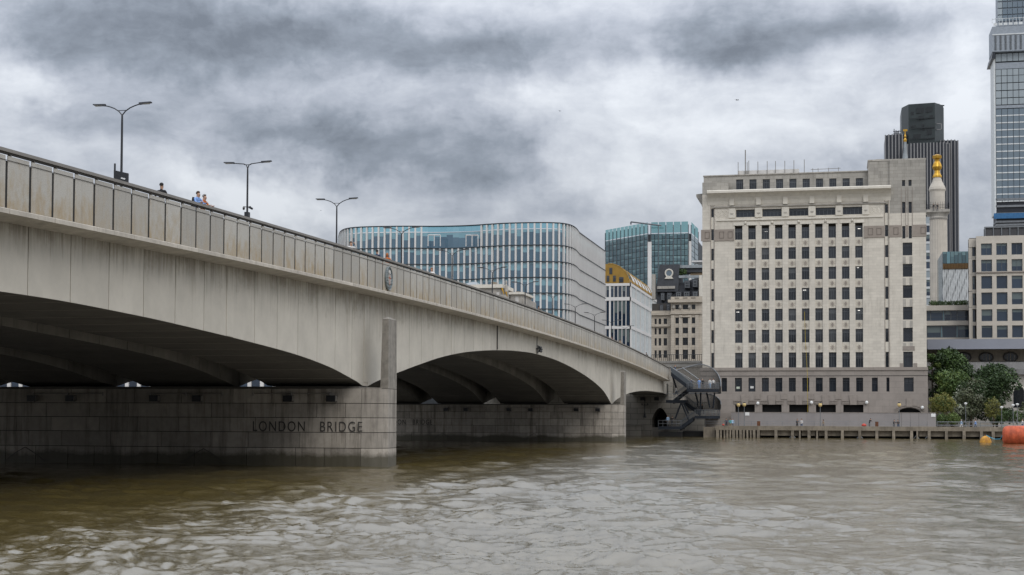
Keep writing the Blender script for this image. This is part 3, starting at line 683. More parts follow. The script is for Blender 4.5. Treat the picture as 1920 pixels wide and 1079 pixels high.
# ---------------- big stone office block on the quay
def adelaide():
    Y = 270.; A = lambda px, py=560: onY(px, py, Y)[0]; Z = lambda py: onY(1385, py, Y)[1]
    b = empty('office_block', (-4, Y, 1.55), 'massive pale stone office block with rows of dark windows on the far quay', 'building')
    XL, XR = A(1317), A(1737); XW0, XW1 = A(1378), A(1619)
    cols = [(A(1378+25.1*i), A(1392+25.1*i+.2)) for i in range(10)]
    rows = [(450.2, 429.3), (488.3, 466.2), (526.7, 503.9), (565, 542.3), (603.3, 580.5), (643.8, 619.4), (690.3, 662.3)]
    zt = Z(424); zb = Z(690.4); DB = Y+12
    # inner dark volume keeps light out of the rooms
    MB().box(XL+.6, XR-.6, Y+.9, DB, 1.5, 45.0).obj('interior', 'slot_dark', b)
    # shafts between the windows
    xs = [XW0-.0]+[c for col in cols for c in col]+[XW1]
    for i in range(11):
        a = XW0-.9 if i == 0 else cols[i-1][1]; c = XW1+.9 if i == 10 else cols[i][0]
        MB().box(a, c, Y-.02, Y+.9, zb, zt).obj('shaft', 'adelaide_stone', b)
    for r, (y0, y1) in enumerate(rows):
        z0, z1 = Z(y0), Z(y1)
        for i, (x0, x1) in enumerate(cols):
            wo_ = win(b, x0, x1, z0, z1, Y+.42, 'glass_dim' if random.random() < .22 else 'glass_dark', 'mullion', 2, (.72,), .07)
            if random.random() < .16:
                lx = random.uniform(x0+.2, x1-.75); lz = z0+(z1-z0)*random.uniform(.62, .88); MB().box(lx, lx+random.uniform(.3, .55), Y+.462, Y+.478, lz, lz+.08).obj('ceiling_light', 'room_light', wo_)
            if r < 6:
                s0 = Z(rows[r+1][1])
                sp = MB().box(x0, x1, Y+.18, Y+.9, s0, z0).obj('spandrel', 'adelaide_stone', b)
                xc = (x0+x1)/2; zc = (s0+z0)/2; q = MB()
                q.slab([(xc+.17*math.cos(t)*(1+.3*math.cos(2*t)), zc+.36*math.sin(t)) for t in np.linspace(0, 2*math.pi, 11)[:-1]], 'y', Y+.10, Y+.18)
                q.obj('rosette', 'granite_brown', sp)
                q = MB()
                q.slab([(xc+(.52 if k % 2 else .30)*math.cos(k*math.pi/8), zc+(.60 if k % 2 else .40)*math.sin(k*math.pi/8)) for k in range(16)], 'y', Y+.14, Y+.179)
                q.obj('wreath', 'wreath_stone', sp)
    for i in range(5):
        x0, x1 = cols[2*i][0], cols[2*i+1][1]
        for k in (0, 1): MB().box(cols[2*i+k][0]-.3, cols[2*i+k][1]+.3, Y-.12, Y+.5, zt, zt+.55).obj('lintel', 'portland', b)
        MB().lathe([(.05, zt+.2), (.22, zt+.35), (.22, zt+.6), (.05, zt+.75)], (cols[2*i][1]+cols[2*i+1][0])/2, Y-.1, 8).obj('boss', 'portland', b)
    # wide frieze windows and the wall around them
    zf0, zf1 = Z(408.3), Z(394); fr = [(1380.2, 1415.3), (1429.7, 1465.8), (1480, 1516), (1530, 1566.7), (1580.9, 1617.6)]
    holes = [(A(p), A(q), zf0, zf1) for p, q in fr]; zcor = 44.35
    wall_rects(b, 'frieze_wall', 'adelaide_stone', XW0-.9, XW1+.9, zt, zcor, holes, Y, Y+.9)
    for (x0, x1, z0, z1) in holes: win(b, x0, x1, z0, z1, Y+.5, 'glass_dark', 'mullion', 4, (.7,), .08)
    for p in (1372.5, 1422.5, 1473, 1523, 1574, 1624):
        x = A(p); c = MB().box(x-.62, x+.62, Y-.16, Y, zf0-.1, zf1+.25).obj('capital', 'portland', b)
        MB().slab([(x+.3*math.cos(t), zf0+.75+.25*math.sin(t)) for t in np.linspace(math.pi, 2*math.pi, 8)], 'y', Y-.22, Y-.16).obj('swag', 'stone_grey', c)
        MB().box(x-.42, x+.42, Y-.5, Y-.001, zf1+.75, 44.3).obj('bracket', 'portland', b)
    MB().box(A(1343), A(1656), Y-.22, Y-.002, zf0-.62, zf0-.35).obj('string_course', 'portland', b)
    MB().box(A(1336), A(1664), Y-.3, Y-.002, zf1+.42, zf1+.68).obj('dentil_course', 'stone_grey', b)
    for (xa, xb) in ((A(1343), A(1366)), (A(1631), A(1654))):               # lozenge carving at both ends of the frieze
        n_ = 3
        for k in range(n_):
            xc = xa+(xb-xa)*(k+.5)/n_; q = MB(); r_ = .55; zc = (zf0+zf1)/2
            pts = [(xc, zc+r_), (xc+r_, zc), (xc, zc-r_), (xc-r_, zc)]
            for j in range(4): q.tube((pts[j][0], Y-.03, pts[j][1]), (pts[(j+1)%4][0], Y-.03, pts[(j+1)%4][1]), .07, 4)
            q.obj('lozenge', 'portland', b)
    # great cavetto cornice
    zc0, zc1 = 42.2, 44.75
    prof = [(Y, zc0), (Y-.10, zc0+.2), (Y-.25, zc0+.8), (Y-.55, zc0+1.4), (Y-1.0, zc0+1.85), (Y-1.55, zc1-.42), (Y-1.75, zc1-.40), (Y-1.75, zc1), (Y-1.6, zc1+.12), (Y+.3, zc1+.28), (Y+.3, zc0)]
    MB().slab(prof, 'x', A(1327, 365), A(1670, 356)).obj('cornice', 'portland', b)
    MB().slab([(XL-1.3, 44.3), (XL-1.3, 44.75), (XL+.2, 44.9), (XL+.2, 41.6), (XL-.2, 42.4), (XL-.6, 43.5)], 'y', Y+1.8, Y+11).obj('cornice', 'adelaide_grey', b)
    # side bays with slit windows
    def bay(x0, x1, slits, zlo, zhi, extra=()):
        holes = []
        for (p, q) in slits:
            x_0, x_1 = A(p), A(q); holes.append((x_0, x_1, zlo+.01, Z(364)))
        wall_rects(b, 'side_bay', 'adelaide_stone', x0, x1, zlo, zhi, holes+list(extra), Y-.05, Y+.9)
        for (p, q) in slits:
            x_0, x_1 = A(p), A(q)
            zs = sorted([(Z(a), Z(c)) for a, c in rows]); prev = zlo
            for (a, c) in zs+[(Z(407), Z(391))]:
                if a-prev > .1: MB().box(x_0, x_1, Y+.12, Y+.7, prev, a).obj('slit_panel', 'portland', b)
                win(b, x_0, x_1, a, c, Y+.4, 'glass_dark', 'tower_dark', 0, (), .06); prev = c
            MB().box(x_0, x_1, Y+.12, Y+.7, prev, Z(364)).obj('slit_panel', 'portland', b)
            for e in (x_0-.14, x_1+.04): MB().box(e, e+.10, Y-.09, Y-.049, zlo, Z(366)).obj('slit_rib', 'granite_brown', b)
    bay(XL, XW0-.9, [(1333.6, 1338.6)], zb, 44.3)
    ex = [(A(1693), A(1711), Z(q0), Z(q1)) for q0, q1 in ((486, 462.5), (525, 501.5), (564, 540.5), (603.5, 580), (644, 618.5), (691, 662))]
    ex += [(A(p), A(q), z0, z1) for p, q in ((1692.4, 1698.2), (1704.6, 1710.4)) for z0, z1 in ((Z(455), Z(432)), (Z(410), Z(388)), (Z(359), Z(348)))]
    XT = A(1669)
    bay(XW1+.9, XT, [(1660, 1666)], zb, 44.3)
    wall_rects(b, 'stair_tower', 'adelaide_stone', XT, XR, zb, 40.0, [h for h in ex if h[3] < 40], Y-.08, Y+.9)
    wall_rects(b, 'stair_tower', 'adelaide_grey', XT, XR, 40.0, 49.55, [h for h in ex if h[3] > 40], Y-.07, Y+8)
    MB().box(A(1628, 320), XT, Y+.31, Y+8, 44.85, 49.5).obj('stair_tower', 'adelaide_grey', b)
    MB().box(A(1627, 306), XR+.1, Y+.25, Y+8.1, 49.56, 49.85).obj('coping', 'stone_grey', b)
    for h in ex:
        big = h[1]-h[0] > 1; win(b, *h, Y+.35, 'glass_dark', 'tower_dark', 2 if big else 0, (.7,) if big else (), .07)
        if big:
            for t in (0, .7):
                x0 = h[0]+(h[1]-h[0])*t; MB().box(x0, x0+.50, Y-.12, Y-.081, h[2]-1.45, h[2]-.2).obj('blind_panel', 'stone_grey', b)
    for (p, q) in ((1691, 1699), (1703.5, 1711.5)):
        x0, x1 = A(p), A(q)
        MB().box(x0-.05, x0+.04, Y-.12, Y-.081, Z(432), Z(362)).box(x1-.04, x1+.05, Y-.12, Y-.081, Z(432), Z(362)).obj('slit_rib', 'granite_brown', b)
    # brown band on the side bays
    z0, z1 = Z(452), Z(430.5)
    for (p, q) in ((1314.5, 1333), (1339.5, 1377), (1620.4, 1659.3), (1667, 1691.5), (1699, 1703.8), (1711.2, 1738)):
        bd = MB().box(A(p), A(q), Y-.16, Y-.082, z0, z1).obj('brown_band', 'brown_band', b)
    for p in (1322, 1349, 1365, 1628, 1644, 1676, 1727):
        x = A(p); q = MB(); 
        for e in (0, .75): q.box(x+e, x+e+.08, Y-.19, Y-.159, z0+.5, z1-.45)
        q.box(x, x+.83, Y-.19, Y-.159, z0+.45, z0+.53).box(x, x+.83, Y-.19, Y-.159, z1-.5, z1-.42).obj('sunk_panel', 'granite_dark', b)
    # attic storey
    ah = [(A(1379+25.1*i, 345), A(1392.5+25.1*i, 345), onY(1379+25.1*i, 358.2-.28*i, Y+2)[1], onY(1379+25.1*i, 338.2-.28*i, Y+2)[1]) for i in range(10)]
    wall_rects(b, 'attic_wall', 'adelaide_grey', XL+.1, A(1628, 330), 44.0, 47.95, ah, Y+1.6, Y+2.3)
    MB().box(XL+.1, A(1628, 330), Y+2.3, Y+11, 44, 47.9).obj('attic_block', 'adelaide_grey', b)
    MB().box(XL, A(1628, 330)-.02, Y+1.45, Y+2.4, 47.96, 48.15).obj('coping', 'stone_grey', b)
    for h in ah: win(b, *h, Y+1.85, 'glass_dark', 'mullion', 3, (.68,), .08)
    MB().box(XL, A(1366), Y-.05, Y+1.6, 44.31, 46.6).obj('corner_block', 'adelaide_grey', b)
    MB().box(XL+.02, XR-.02, Y+1, Y+14, 12, 44.2).obj('back_wall', 'slot_dark', b)
    # granite base
    bh = [(A(1378.2+25.15*i), A(1391.2+25.15*i)) for i in range(10)]
    hz0, hz1 = Z(735.2), Z(709.6)
    hol = [(x0, x1, hz0, hz1) for x0, x1 in bh]+[(A(1353.2), A(1363.2), hz0, hz1), (A(1634), A(1645), hz0, hz1), (A(1661.2), A(1666.8), hz0, hz1), (A(1694), A(1712), hz0, hz1)]
    gz0, gz1 = Z(776), Z(759.5)
    gh = [(1378.5, 1415), (1428.8, 1465.2), (1479.3, 1515.5), (1529.3, 1566.5), (1580.5, 1618)]
    ghol = [(A(p), A(q), gz0, gz1) for p, q in gh]
    ar = (A(1682), A(1725.5), 1.6, Z(765))
    wall_rects(b, 'granite_base', 'adelaide_base', A(1313.5), A(1738.5), 1.5, zb-.02, hol+ghol+[ar], Y-.45, Y+.9)
    for h in hol: win(b, *h, Y+.05, 'glass_dark', 'tower_dark', 1, (.66,), .09)
    for h in ghol:
        MB().box(h[0], h[1], Y+.5, Y+.6, h[2], h[3]).obj('dark_opening', 'black_gap', b)
        xc = (h[0]+h[1])/2
        for s_ in (-1, 1):
            for k in range(3): MB().box(xc+s_*.75, xc+s_*2.05, Y-.55-.04*k, Y-.451, h[3]+.06+.28*k, h[3]+.24+.28*k).obj('moulding', 'granite_brown', b)
        MB().hexa([(xc-.55,Y-.62,h[3]),(xc+.55,Y-.62,h[3]),(xc+.55,Y-.452,h[3]),(xc-.55,Y-.452,h[3]),(xc-.75,Y-.62,h[3]+1.75),(xc+.75,Y-.62,h[3]+1.75),(xc+.75,Y-.452,h[3]+1.75),(xc-.75,Y-.452,h[3]+1.75)]).obj('keystone', 'granite_brown', b)
    MB().box(ar[0], ar[1], Y+.6, Y+.7, 1.6, Z(753)).obj('dark_opening', 'black_gap', b)
    xc = (ar[0]+ar[1])/2; w2 = (ar[1]-ar[0])/2; zs = Z(765); rise = 1.0   # segmental archway: fill the corners with stone
    for s_ in (-1, 1):
        pts = [(xc+s_*w2*t, zs-1.0+rise*math.sqrt(max(0, 1-(t*.97)**2))) for t in np.linspace(0, 1, 8)]
        MB().slab(pts+[(xc+s_*w2, zs+.001), (xc, zs+.001)], 'y', Y-.44, Y+.5).obj('arch_spandrel', 'adelaide_base', b)
    for k in range(2):
        q = MB(); 
        for t0, t1 in zip(np.linspace(-1, 1, 13)[:-1], np.linspace(-1, 1, 13)[1:]):
            f = lambda t: zs+.12+.32*k-.75*(t*t)
            q.hexa([(xc+t0*(w2+.5),Y-.58,f(t0)),(xc+t1*(w2+.5),Y-.58,f(t1)),(xc+t1*(w2+.5),Y-.451,f(t1)),(xc+t0*(w2+.5),Y-.451,f(t0)),(xc+t0*(w2+.5),Y-.58,f(t0)+.2),(xc+t1*(w2+.5),Y-.58,f(t1)+.2),(xc+t1*(w2+.5),Y-.451,f(t1)+.2),(xc+t0*(w2+.5),Y-.451,f(t0)+.2)])
        q.obj('arch_moulding', 'granite_brown', b)
    MB().box(xc-.5, xc+.5, Y-.64, Y-.452, zs+.2, zs+1.7).obj('keystone', 'granite_brown', b)
    MB().box(A(1313), A(1739), Y-.62, Y-.451, zb-.55, zb-.03).obj('base_moulding', 'granite_brown', b)
    MB().box(A(1313), A(1739), Y-.50, Y-.452, Z(709)+.25, Z(709)+.32).obj('joint_line', 'slot_dark', b)
    MB().box(A(1692), A(1714.5), Y-.14, Y-.081, Z(660), Z(652)).obj('window_hood', 'granite_brown', b)
    for p, q in ((1686.5, 1692.4), (1712, 1719)): MB().box(A(p), A(q), Y-.14, Y-.081, zb, zb+.7).obj('window_block', 'granite_brown', b)
    for p in (1420, 1470, 1520.5, 1571):
        x = A(p); q = MB().box(x-.55, x+.55, Y-.56, Y-.451, Z(749.5), Z(739)).obj('plaque', 'granite_brown', b)
    for p, q_ in ((1421, 757), (1521.5, 755.5), (1625, 755.5), (1729.5, 765)):
        x, z = onY(p, q_, Y-.6); MB().lathe([(.05,z-.35),(.26,z-.2),(.3,z),(.22,z+.2),(.05,z+.3)], x, Y-.75, 10).obj('wall_lamp', 'white_paint', b, True)
    # notices in windows
    for p, q_, c in ((1384, 728, 'poster_paper'), (1410, 727, 'white_paint')): 
        x, z = onY(p, q_, Y); MB().box(x-.3, x+.3, Y+.03, Y+.045, z-.2, z+.2).obj('notice', c, b)
    # roof plant and masts
    Yr = Y+7; X0, X1 = UX(1384, Yr, 325), UX(1498, Yr, 325)
    MB().box(X0, X1, Yr, Yr+3, 47.9, ZY(319.5, Yr, 1440)).obj('plant_screen', 'brick_white', b)
    for p, t in ((1384, 305), (1397.5, 282), (1401, 305), (1404, 302), (1421, 304), (1438.5, 303), (1454, 303), (1471.5, 302.5), (1488.5, 301.5), (1508, 300)):
        x, z = onY(p, t, Yr-.2); MB().tube((x, Yr-.2, 47.5), (x, Yr-.2, z), .06 if t > 290 else .1, 5).obj('mast', 'rail_metal', b)
    q = MB(); xa, z = onY(1520, 319, Y+3); xb = UX(1576, Y+3, 318)
    q.tube((xa, Y+3, z), (xb, Y+3, z+.1), .05)
    for t in (0.07, .25, .6, .93): q.tube((xa+(xb-xa)*t, Y+3, 47.5), (xa+(xb-xa)*t, Y+3, z+.25), .05)
    q.obj('roof_rail', 'rail_metal', b)
    x, z = onY(1648, 303, Y+4); MB().tube((x-.6, Y+4, 49.5), (x-.6, Y+4, z+.3), .06).tube((x+.6, Y+4, 49.5), (x+.6, Y+4, z+.3), .06).tube((x-.6, Y+4, z+.3), (x+.6, Y+4, z+.3), .06).obj('roof_hoop', 'rail_metal', b)
adelaide()
x0, z0 = onY(1507, 560, 268.9); x1 = UX(1514, 268.9)
tag(MB().path([(UX(1508.5, 268.9), 268.9, ZY(585, 268.9)), (UX(1510, 268.9), 268.9, ZY(640, 268.9)), (UX(1513.5, 268.9), 268.9, ZY(700, 268.9)), (UX(1514, 268.9), 268.9, ZY(775, 268.9))], .03, 5).obj('hanging_rope', 'straw_rope'), 'thin yellow rope hanging down the pale stone office block', 'rope')

# ---------------- curved glass office block with pale fins, upstream of the bridge
def riverbank():
    sd = lambda px: -63.5/ray(px, 600).x
    D0 = sd(1086)/1.05
    pl_ = [(632.5, 1.10), (634, 1.062), (638, 1.045), (647, 1.033), (665, 1.026), (700, 1.022), (760, 1.019), (820, 1.02), (880, 1.015), (920, 1.006), (960, 1.0), (1020, .997), (1048, .999), (1063, 1.004), (1074, 1.014), (1081, 1.028), (1085.3, 1.046)]
    pts = []
    for px, k in pl_:
        d = ray(px, 600); pts.append(Vector((d.x*D0*k, d.y*D0*k)))
    # smooth by corner cutting, then even steps
    for _ in range(2):
        q = [pts[0]]
        for a, c in zip(pts[:-1], pts[1:]): q += [a*.75+c*.25, a*.25+c*.75]
        pts = q+[pts[-1]]
    for px in (1087, 1136): d = ray(px, 600)*sd(px); pts.append(Vector((d.x, d.y)))
    L = [0.]
    for a, c in zip(pts[:-1], pts[1:]): L.append(L[-1]+(c-a).length)
    def at(s):
        s = min(max(s, 0), L[-1]-1e-6); i = int(np.searchsorted(L, s, 'right')-1); t = (s-L[i])/(L[i+1]-L[i]); a, c = pts[i], pts[i+1]; d = (c-a).normalized()
        return a+(c-a)*t, d, Vector((d.y, -d.x))
    step = 11.9*D0/F; n = int(L[-1]/step); step = L[-1]/n
    zf = [ray(950, py).z*D0*1.003+CAM_H for py in (418.5, 461, 492, 521.7, 551, 581, 610.5)]
    b = empty('glass_office_block', (*pts[len(pts)//2], 1.55), 'wavy glass office block with pale vertical fins rising behind the bridge', 'building')
    while zf[-1]-3.6 > 4: zf.append(zf[-1]-3.6*D0/335)
    zbot = zf[-1]
    # inner body
    body = [(p.x, p.y) for p in [at(i*step)[0]-at(i*step)[2]*.9 for i in range(n+1)]]
    back = [(body[-1][0]-18, body[-1][1]+6), (body[0][0], body[0][1]+30)]
    MB().prism(body+back, 0, zf[0]-1.5).obj('core', 'line_dark', b)
    def pxof(P_): 
        v = Vector((P_.x, P_.y, 30-CAM_H)); return 960+F*v.dot(RT)/v.dot(FW)
    vis = 7
    for fl in range(len(zf)-1):
        z1, z0 = zf[fl], zf[fl+1]
        big = fl < vis
        if not big and fl > vis+1: continue
        for i in range(n):
            pa, da, na = at(i*step); pb_, db, nb = at((i+1)*step); pm = (pa+pb_)/2
            top_gap = fl == 0 and 803 < pxof(pm) < 905
            ra, rb = pa-na*.42, pb_-nb*.42
            if top_gap: ra, rb = pa-na*.75, pb_-nb*.75
            lo, hi = z0+.12, z1-.12
            if fl == 0:
                MB().hexa([(ra.x,ra.y,hi-1.25),(rb.x,rb.y,hi-1.25),(rb.x-nb.x*.1,rb.y-nb.y*.1,hi-1.25),(ra.x-na.x*.1,ra.y-na.y*.1,hi-1.25),(ra.x,ra.y,hi),(rb.x,rb.y,hi),(rb.x-nb.x*.1,rb.y-nb.y*.1,hi),(ra.x-na.x*.1,ra.y-na.y*.1,hi)]).obj('parapet_pane', 'glass_parapet', b)
                hi -= 1.45
            MB().hexa([(ra.x,ra.y,lo),(rb.x,rb.y,lo),(rb.x-nb.x*.1,rb.y-nb.y*.1,lo),(ra.x-na.x*.1,ra.y-na.y*.1,lo),(ra.x,ra.y,hi),(rb.x,rb.y,hi),(rb.x-nb.x*.1,rb.y-nb.y*.1,hi),(ra.x-na.x*.1,ra.y-na.y*.1,hi)]).obj('pane', 'glass_blue', b)
            if not top_gap:
                p, d, nn = at((i+.02)*step); w2 = .215; a, c = p-d*w2, p+d*w2; e, g_ = c-nn*.55, a-nn*.55
                MB().prism([(a.x,a.y),(c.x,c.y),(e.x,e.y),(g_.x,g_.y)], z0+.13, z1-.13 if fl else z1-.2).obj('fin', 'fin_white', b)
        ring = []; inn = []
        for i in range(0, n+1):
            p, d, nn = at(i*step); o_ = p+nn*.03; q = p-nn*.8; ring.append((o_.x, o_.y)); inn.append((q.x, q.y))
        MB().prism(ring+inn[::-1], z1-.12, z1+.06).obj('floor_edge', 'line_dark', b)
    for pxa, pxb in ((804.5, 827.5), (875.5, 898)):                          # white framed terrace doors
        q = MB(); k = []
        for px in (pxa, (pxa+pxb)/2, pxb):
            dd = ray(px, 445); t = D0*1.0145; k.append(Vector((dd.x*t, dd.y*t)))
        zt = CAM_H+ray(815, 442.5).z*D0*1.0145
        for p in k: q.tube((p.x, p.y-.9, zf[1]+.1), (p.x, p.y-.9, zt), .11, 4)
        q.tube((k[0].x, k[0].y-.9, zt), (k[2].x, k[2].y-.9, zt), .11, 4); q.obj('door_frame', 'fin_white', b)
    for i in range(0, n, 1): pass
riverbank()
# ---------------- stone hall roofs in front of it
def hall():
    Y = 300.; A = lambda px, py: onY(px, py, Y)
    b = empty('stone_hall', (-75, Y, 1.55), 'old stone hall with chimneys, only its attic and sculpture showing over the bridge parapet', 'building')
    def blk(nm, mat, x0, x1, y0, y1, d0=0., d1=10.):
        xa, z1 = A(x0, y0); xb, z0 = A(x1, y1); return MB().box(xa, xb, Y+d0, Y+d1, z0, z1).obj(nm, mat, b)
    blk('attic', 'stone_grey', 887, 938, 541, 640); blk('cornice', 'portland', 884, 943, 535, 540.6, -.5, 10.4)
    blk('attic', 'stone_grey', 957, 978, 553, 640, .2); blk('cornice', 'portland', 954.5, 982, 549, 552.7, -.4, 10.4)
    blk('attic', 'stone_grey', 978.2, 987, 562, 640, .5); blk('wall', 'stone_grey', 938.2, 956.8, 566, 640, .6)
    blk('blind_window', 'brick_white', 931, 936, 549, 570, -.08, -.01); blk('blind_window', 'brick_white', 966, 972, 557, 575, .1, .19)
    blk('chimney', 'church_stone', 915.5, 922.5, 527, 534.9, 3, 5); blk('chimney', 'church_stone', 961.5, 967, 545, 548.9, 3, 5)
    xa, z0 = A(862, 534.8); xb, _ = A(893, 534.8); zt = A(876, 525.5)[1]
    MB().add([(xa,Y+1,z0),(xb,Y+1,z0),(xb,Y+9,z0),(xa,Y+9,z0),((xa+xb)/2-.6,Y+5,zt),((xa+xb)/2+.6,Y+5,zt)],[(0,1,5,4),(1,2,5),(2,3,4,5),(3,0,4),(3,2,1,0)]).obj('hipped_roof', 'lead', b)
    blk('wing', 'stone_grey', 858, 886.8, 534.9, 640, 1)
    x, z = A(946, 566); q = MB()
    q.box(x-1.0, x+1.0, Y-.1, Y+1.2, z-1, z+1.4); q.lathe([(.35,z+1.4),(.5,z+2.2),(.35,z+3.),(.28,z+3.4),(.16,z+3.7),(.22,z+4.),(.2,z+4.3),(.05,z+4.5)], x+.25, Y+.5, 9)
    q.obj('statue', 'stone_grey', b, False)
    MB().tube((x-.6, Y-.1, z+2.9), (x-.1, Y-.1, z+1.5), .22, 6, .10).tube((x+.3, Y-.1, z+2.0), (x+.6, Y-.1, z+1.0), .18, 6, .08).obj('gilded_drapery', 'gold_leaf', b)
hall()

def grid_face(b, A0, A1, zs, ncol, glass, bar='line_dark', off=.12, name='pane', bw=.08, rec=.10):
    """curtain wall between two ground points: one pane per cell, thin bars between"""
    A0 = Vector(A0); A1 = Vector(A1); d = (A1-A0); L_ = d.length; d.normalize(); nn = Vector((d.y, -d.x))
    st = L_/ncol
    for z0, z1 in zip(zs[:-1], zs[1:]):
        g_ = glass if isinstance(glass, str) else glass(z0)
        for i in range(ncol):
            a = A0+d*(i*st+bw/2); c = A0+d*((i+1)*st-bw/2); e = c-nn*rec; f = a-nn*rec
            MB().prism([(a.x,a.y),(c.x,c.y),(e.x,e.y),(f.x,f.y)], z0+bw/2, z1-bw/2).obj(name, g_, b)
    q = MB()
    return nn
# ---------------- office with gilded barrel roof
def gold_building():
    X = -67.; b_z = 1.55
    Yc = onX(1183, 560, X)[0]; Ye = onX(1232, 560, X)[0]; XL = UX(1130, Yc)
    zc = ZY(532, Yc, 1160)
    b = empty('gilded_roof_office', (XL+6, Yc, b_z), 'pale office with gold barrel roof standing behind the glass block', 'building')
    Zq = lambda py: onY(1160, py, Yc)[1]
    MB().box(XL, X-.4, Yc+.5, Ye, 0, zc-.2).obj('core', 'line_dark', b)
    fl = [532, 537, 558, 564.5, 612, 617.5, 670, 676]
    for k in (0, 2, 4, 6):
        z1, z0 = Zq(fl[k]), Zq(fl[k+1])
        MB().box(XL, X, Yc-.1, Yc+.5, z0, z1).box(X-.4, X+.12, Yc-.1, Ye, z0, z1).obj('stone_band', 'fin_white', b)
        if k < 6:
            zz0 = Zq(fl[k+2]); cols = np.linspace(UX(1136, Yc), X-.3, 7)
            for i in range(6):
                win(b, cols[i]+.15, cols[i+1]-.15, zz0+.05, z0-.05, Yc+.12, 'glass_office', 'tower_dark', 0, (.5,) if k else (), .12)
                MB().box(cols[i]-.3 if i == 1 else cols[i]-.12, cols[i]+.3 if i == 1 else cols[i]+.12, Yc-.02, Yc+.4, zz0, z0).obj('pier', 'fin_white', b)
            nY_ = 6; ys = np.linspace(Yc+.3, Ye, nY_*4+1)
            for i in range(nY_):
                y0, y1 = ys[4*i], ys[4*i+4]
                MB().box(X-.35, X+.12, y0, y0+.8, zz0, z0).obj('pier', 'fin_white', b)
                for j in range(6):
                    yy = y0+.9+(y1-y0-.9)*j/6; MB().box(X-.35, X+.0, yy, yy+.34, zz0, z0).obj('mullion', 'tower_band', b)
                MB().box(X-.38, X-.34, y0+.8, y1, zz0, z0).obj('pane', 'glass_green', b)
    # barrel roof: gilded base, white ribbed vault (axis along the street)
    zr0, zr1 = Zq(532), Zq(494.5); cx = UX(1139, Yc); wv = X-.8-cx
    arc = [(cx+wv*math.cos(t), zr0+(zr1-zr0)*math.sin(t)) for t in np.linspace(math.pi*.62, 0, 15)]
    MB().slab(arc+[(cx+wv, zr0-.1), (cx+wv*math.cos(math.pi*.62), zr0-.1)], 'y', Yc+1.2, Yc+1.6).obj('gable', 'gold_cladding', b)
    for s_, (p, q, y0, y1) in enumerate(((1136.5, 1141.5, 528, 517), (1148.5, 1153.5, 528, 517), (1141.5, 1147, 514, 502), (1160, 1168, 530, 520))):
        MB().box(UX(p, Yc), UX(q, Yc), Yc+1.05, Yc+1.19, Zq(y0), Zq(y1)).obj('gable_window', 'glass_dark', b)
    ys = np.linspace(Yc+1.2, Ye-.5, 9)
    for i in range(8):
        taper = lambda y: 1-.0*(y-Yc)
        for t0, t1, m_ in ((0, .08, 'slot_dark'), (.08, .17, 'gold_cladding'), (.17, .86, 'roof_white' if i else 'glass_blue'), (.86, 1., 'lead')):
            P0 = []
            for t in np.linspace(t0, t1, 6): P0.append((cx+wv*math.cos(t*math.pi*.5*1.0), zr0+(zr1-zr0)*math.sin(t*math.pi*.5)))
            P1 = [(x-.25*math.cos(t*math.pi*.5), z-.25) for (x, z), t in zip(P0, np.linspace(t0, t1, 6))]
            mb = MB(); y0, y1 = ys[i]+.12, ys[i+1]-.12; k = 6
            vs = [(x, y0, z) for x, z in P0]+[(x, y1, z) for x, z in P0]
            mb.add(vs, [(j, k+j, k+j+1, j+1) for j in range(k-1)]).obj('roof_panel', m_, b)
        rib = [(cx+(wv+.12)*math.cos(t), ys[i], zr0+(zr1-zr0+.12)*math.sin(t)) for t in np.linspace(0, math.pi*.5, 9)]
        MB().path(rib, .14, 5).obj('gilded_rib', 'gold_cladding', b)
    MB().slab([(cx+wv*.98*math.cos(t), zr0+(zr1-zr0)*.97*math.sin(t)) for t in np.linspace(math.pi*.62, 0, 15)], 'y', Yc+1.61, Ye-.5).obj('vault_core', 'line_dark', b)
gold_building()
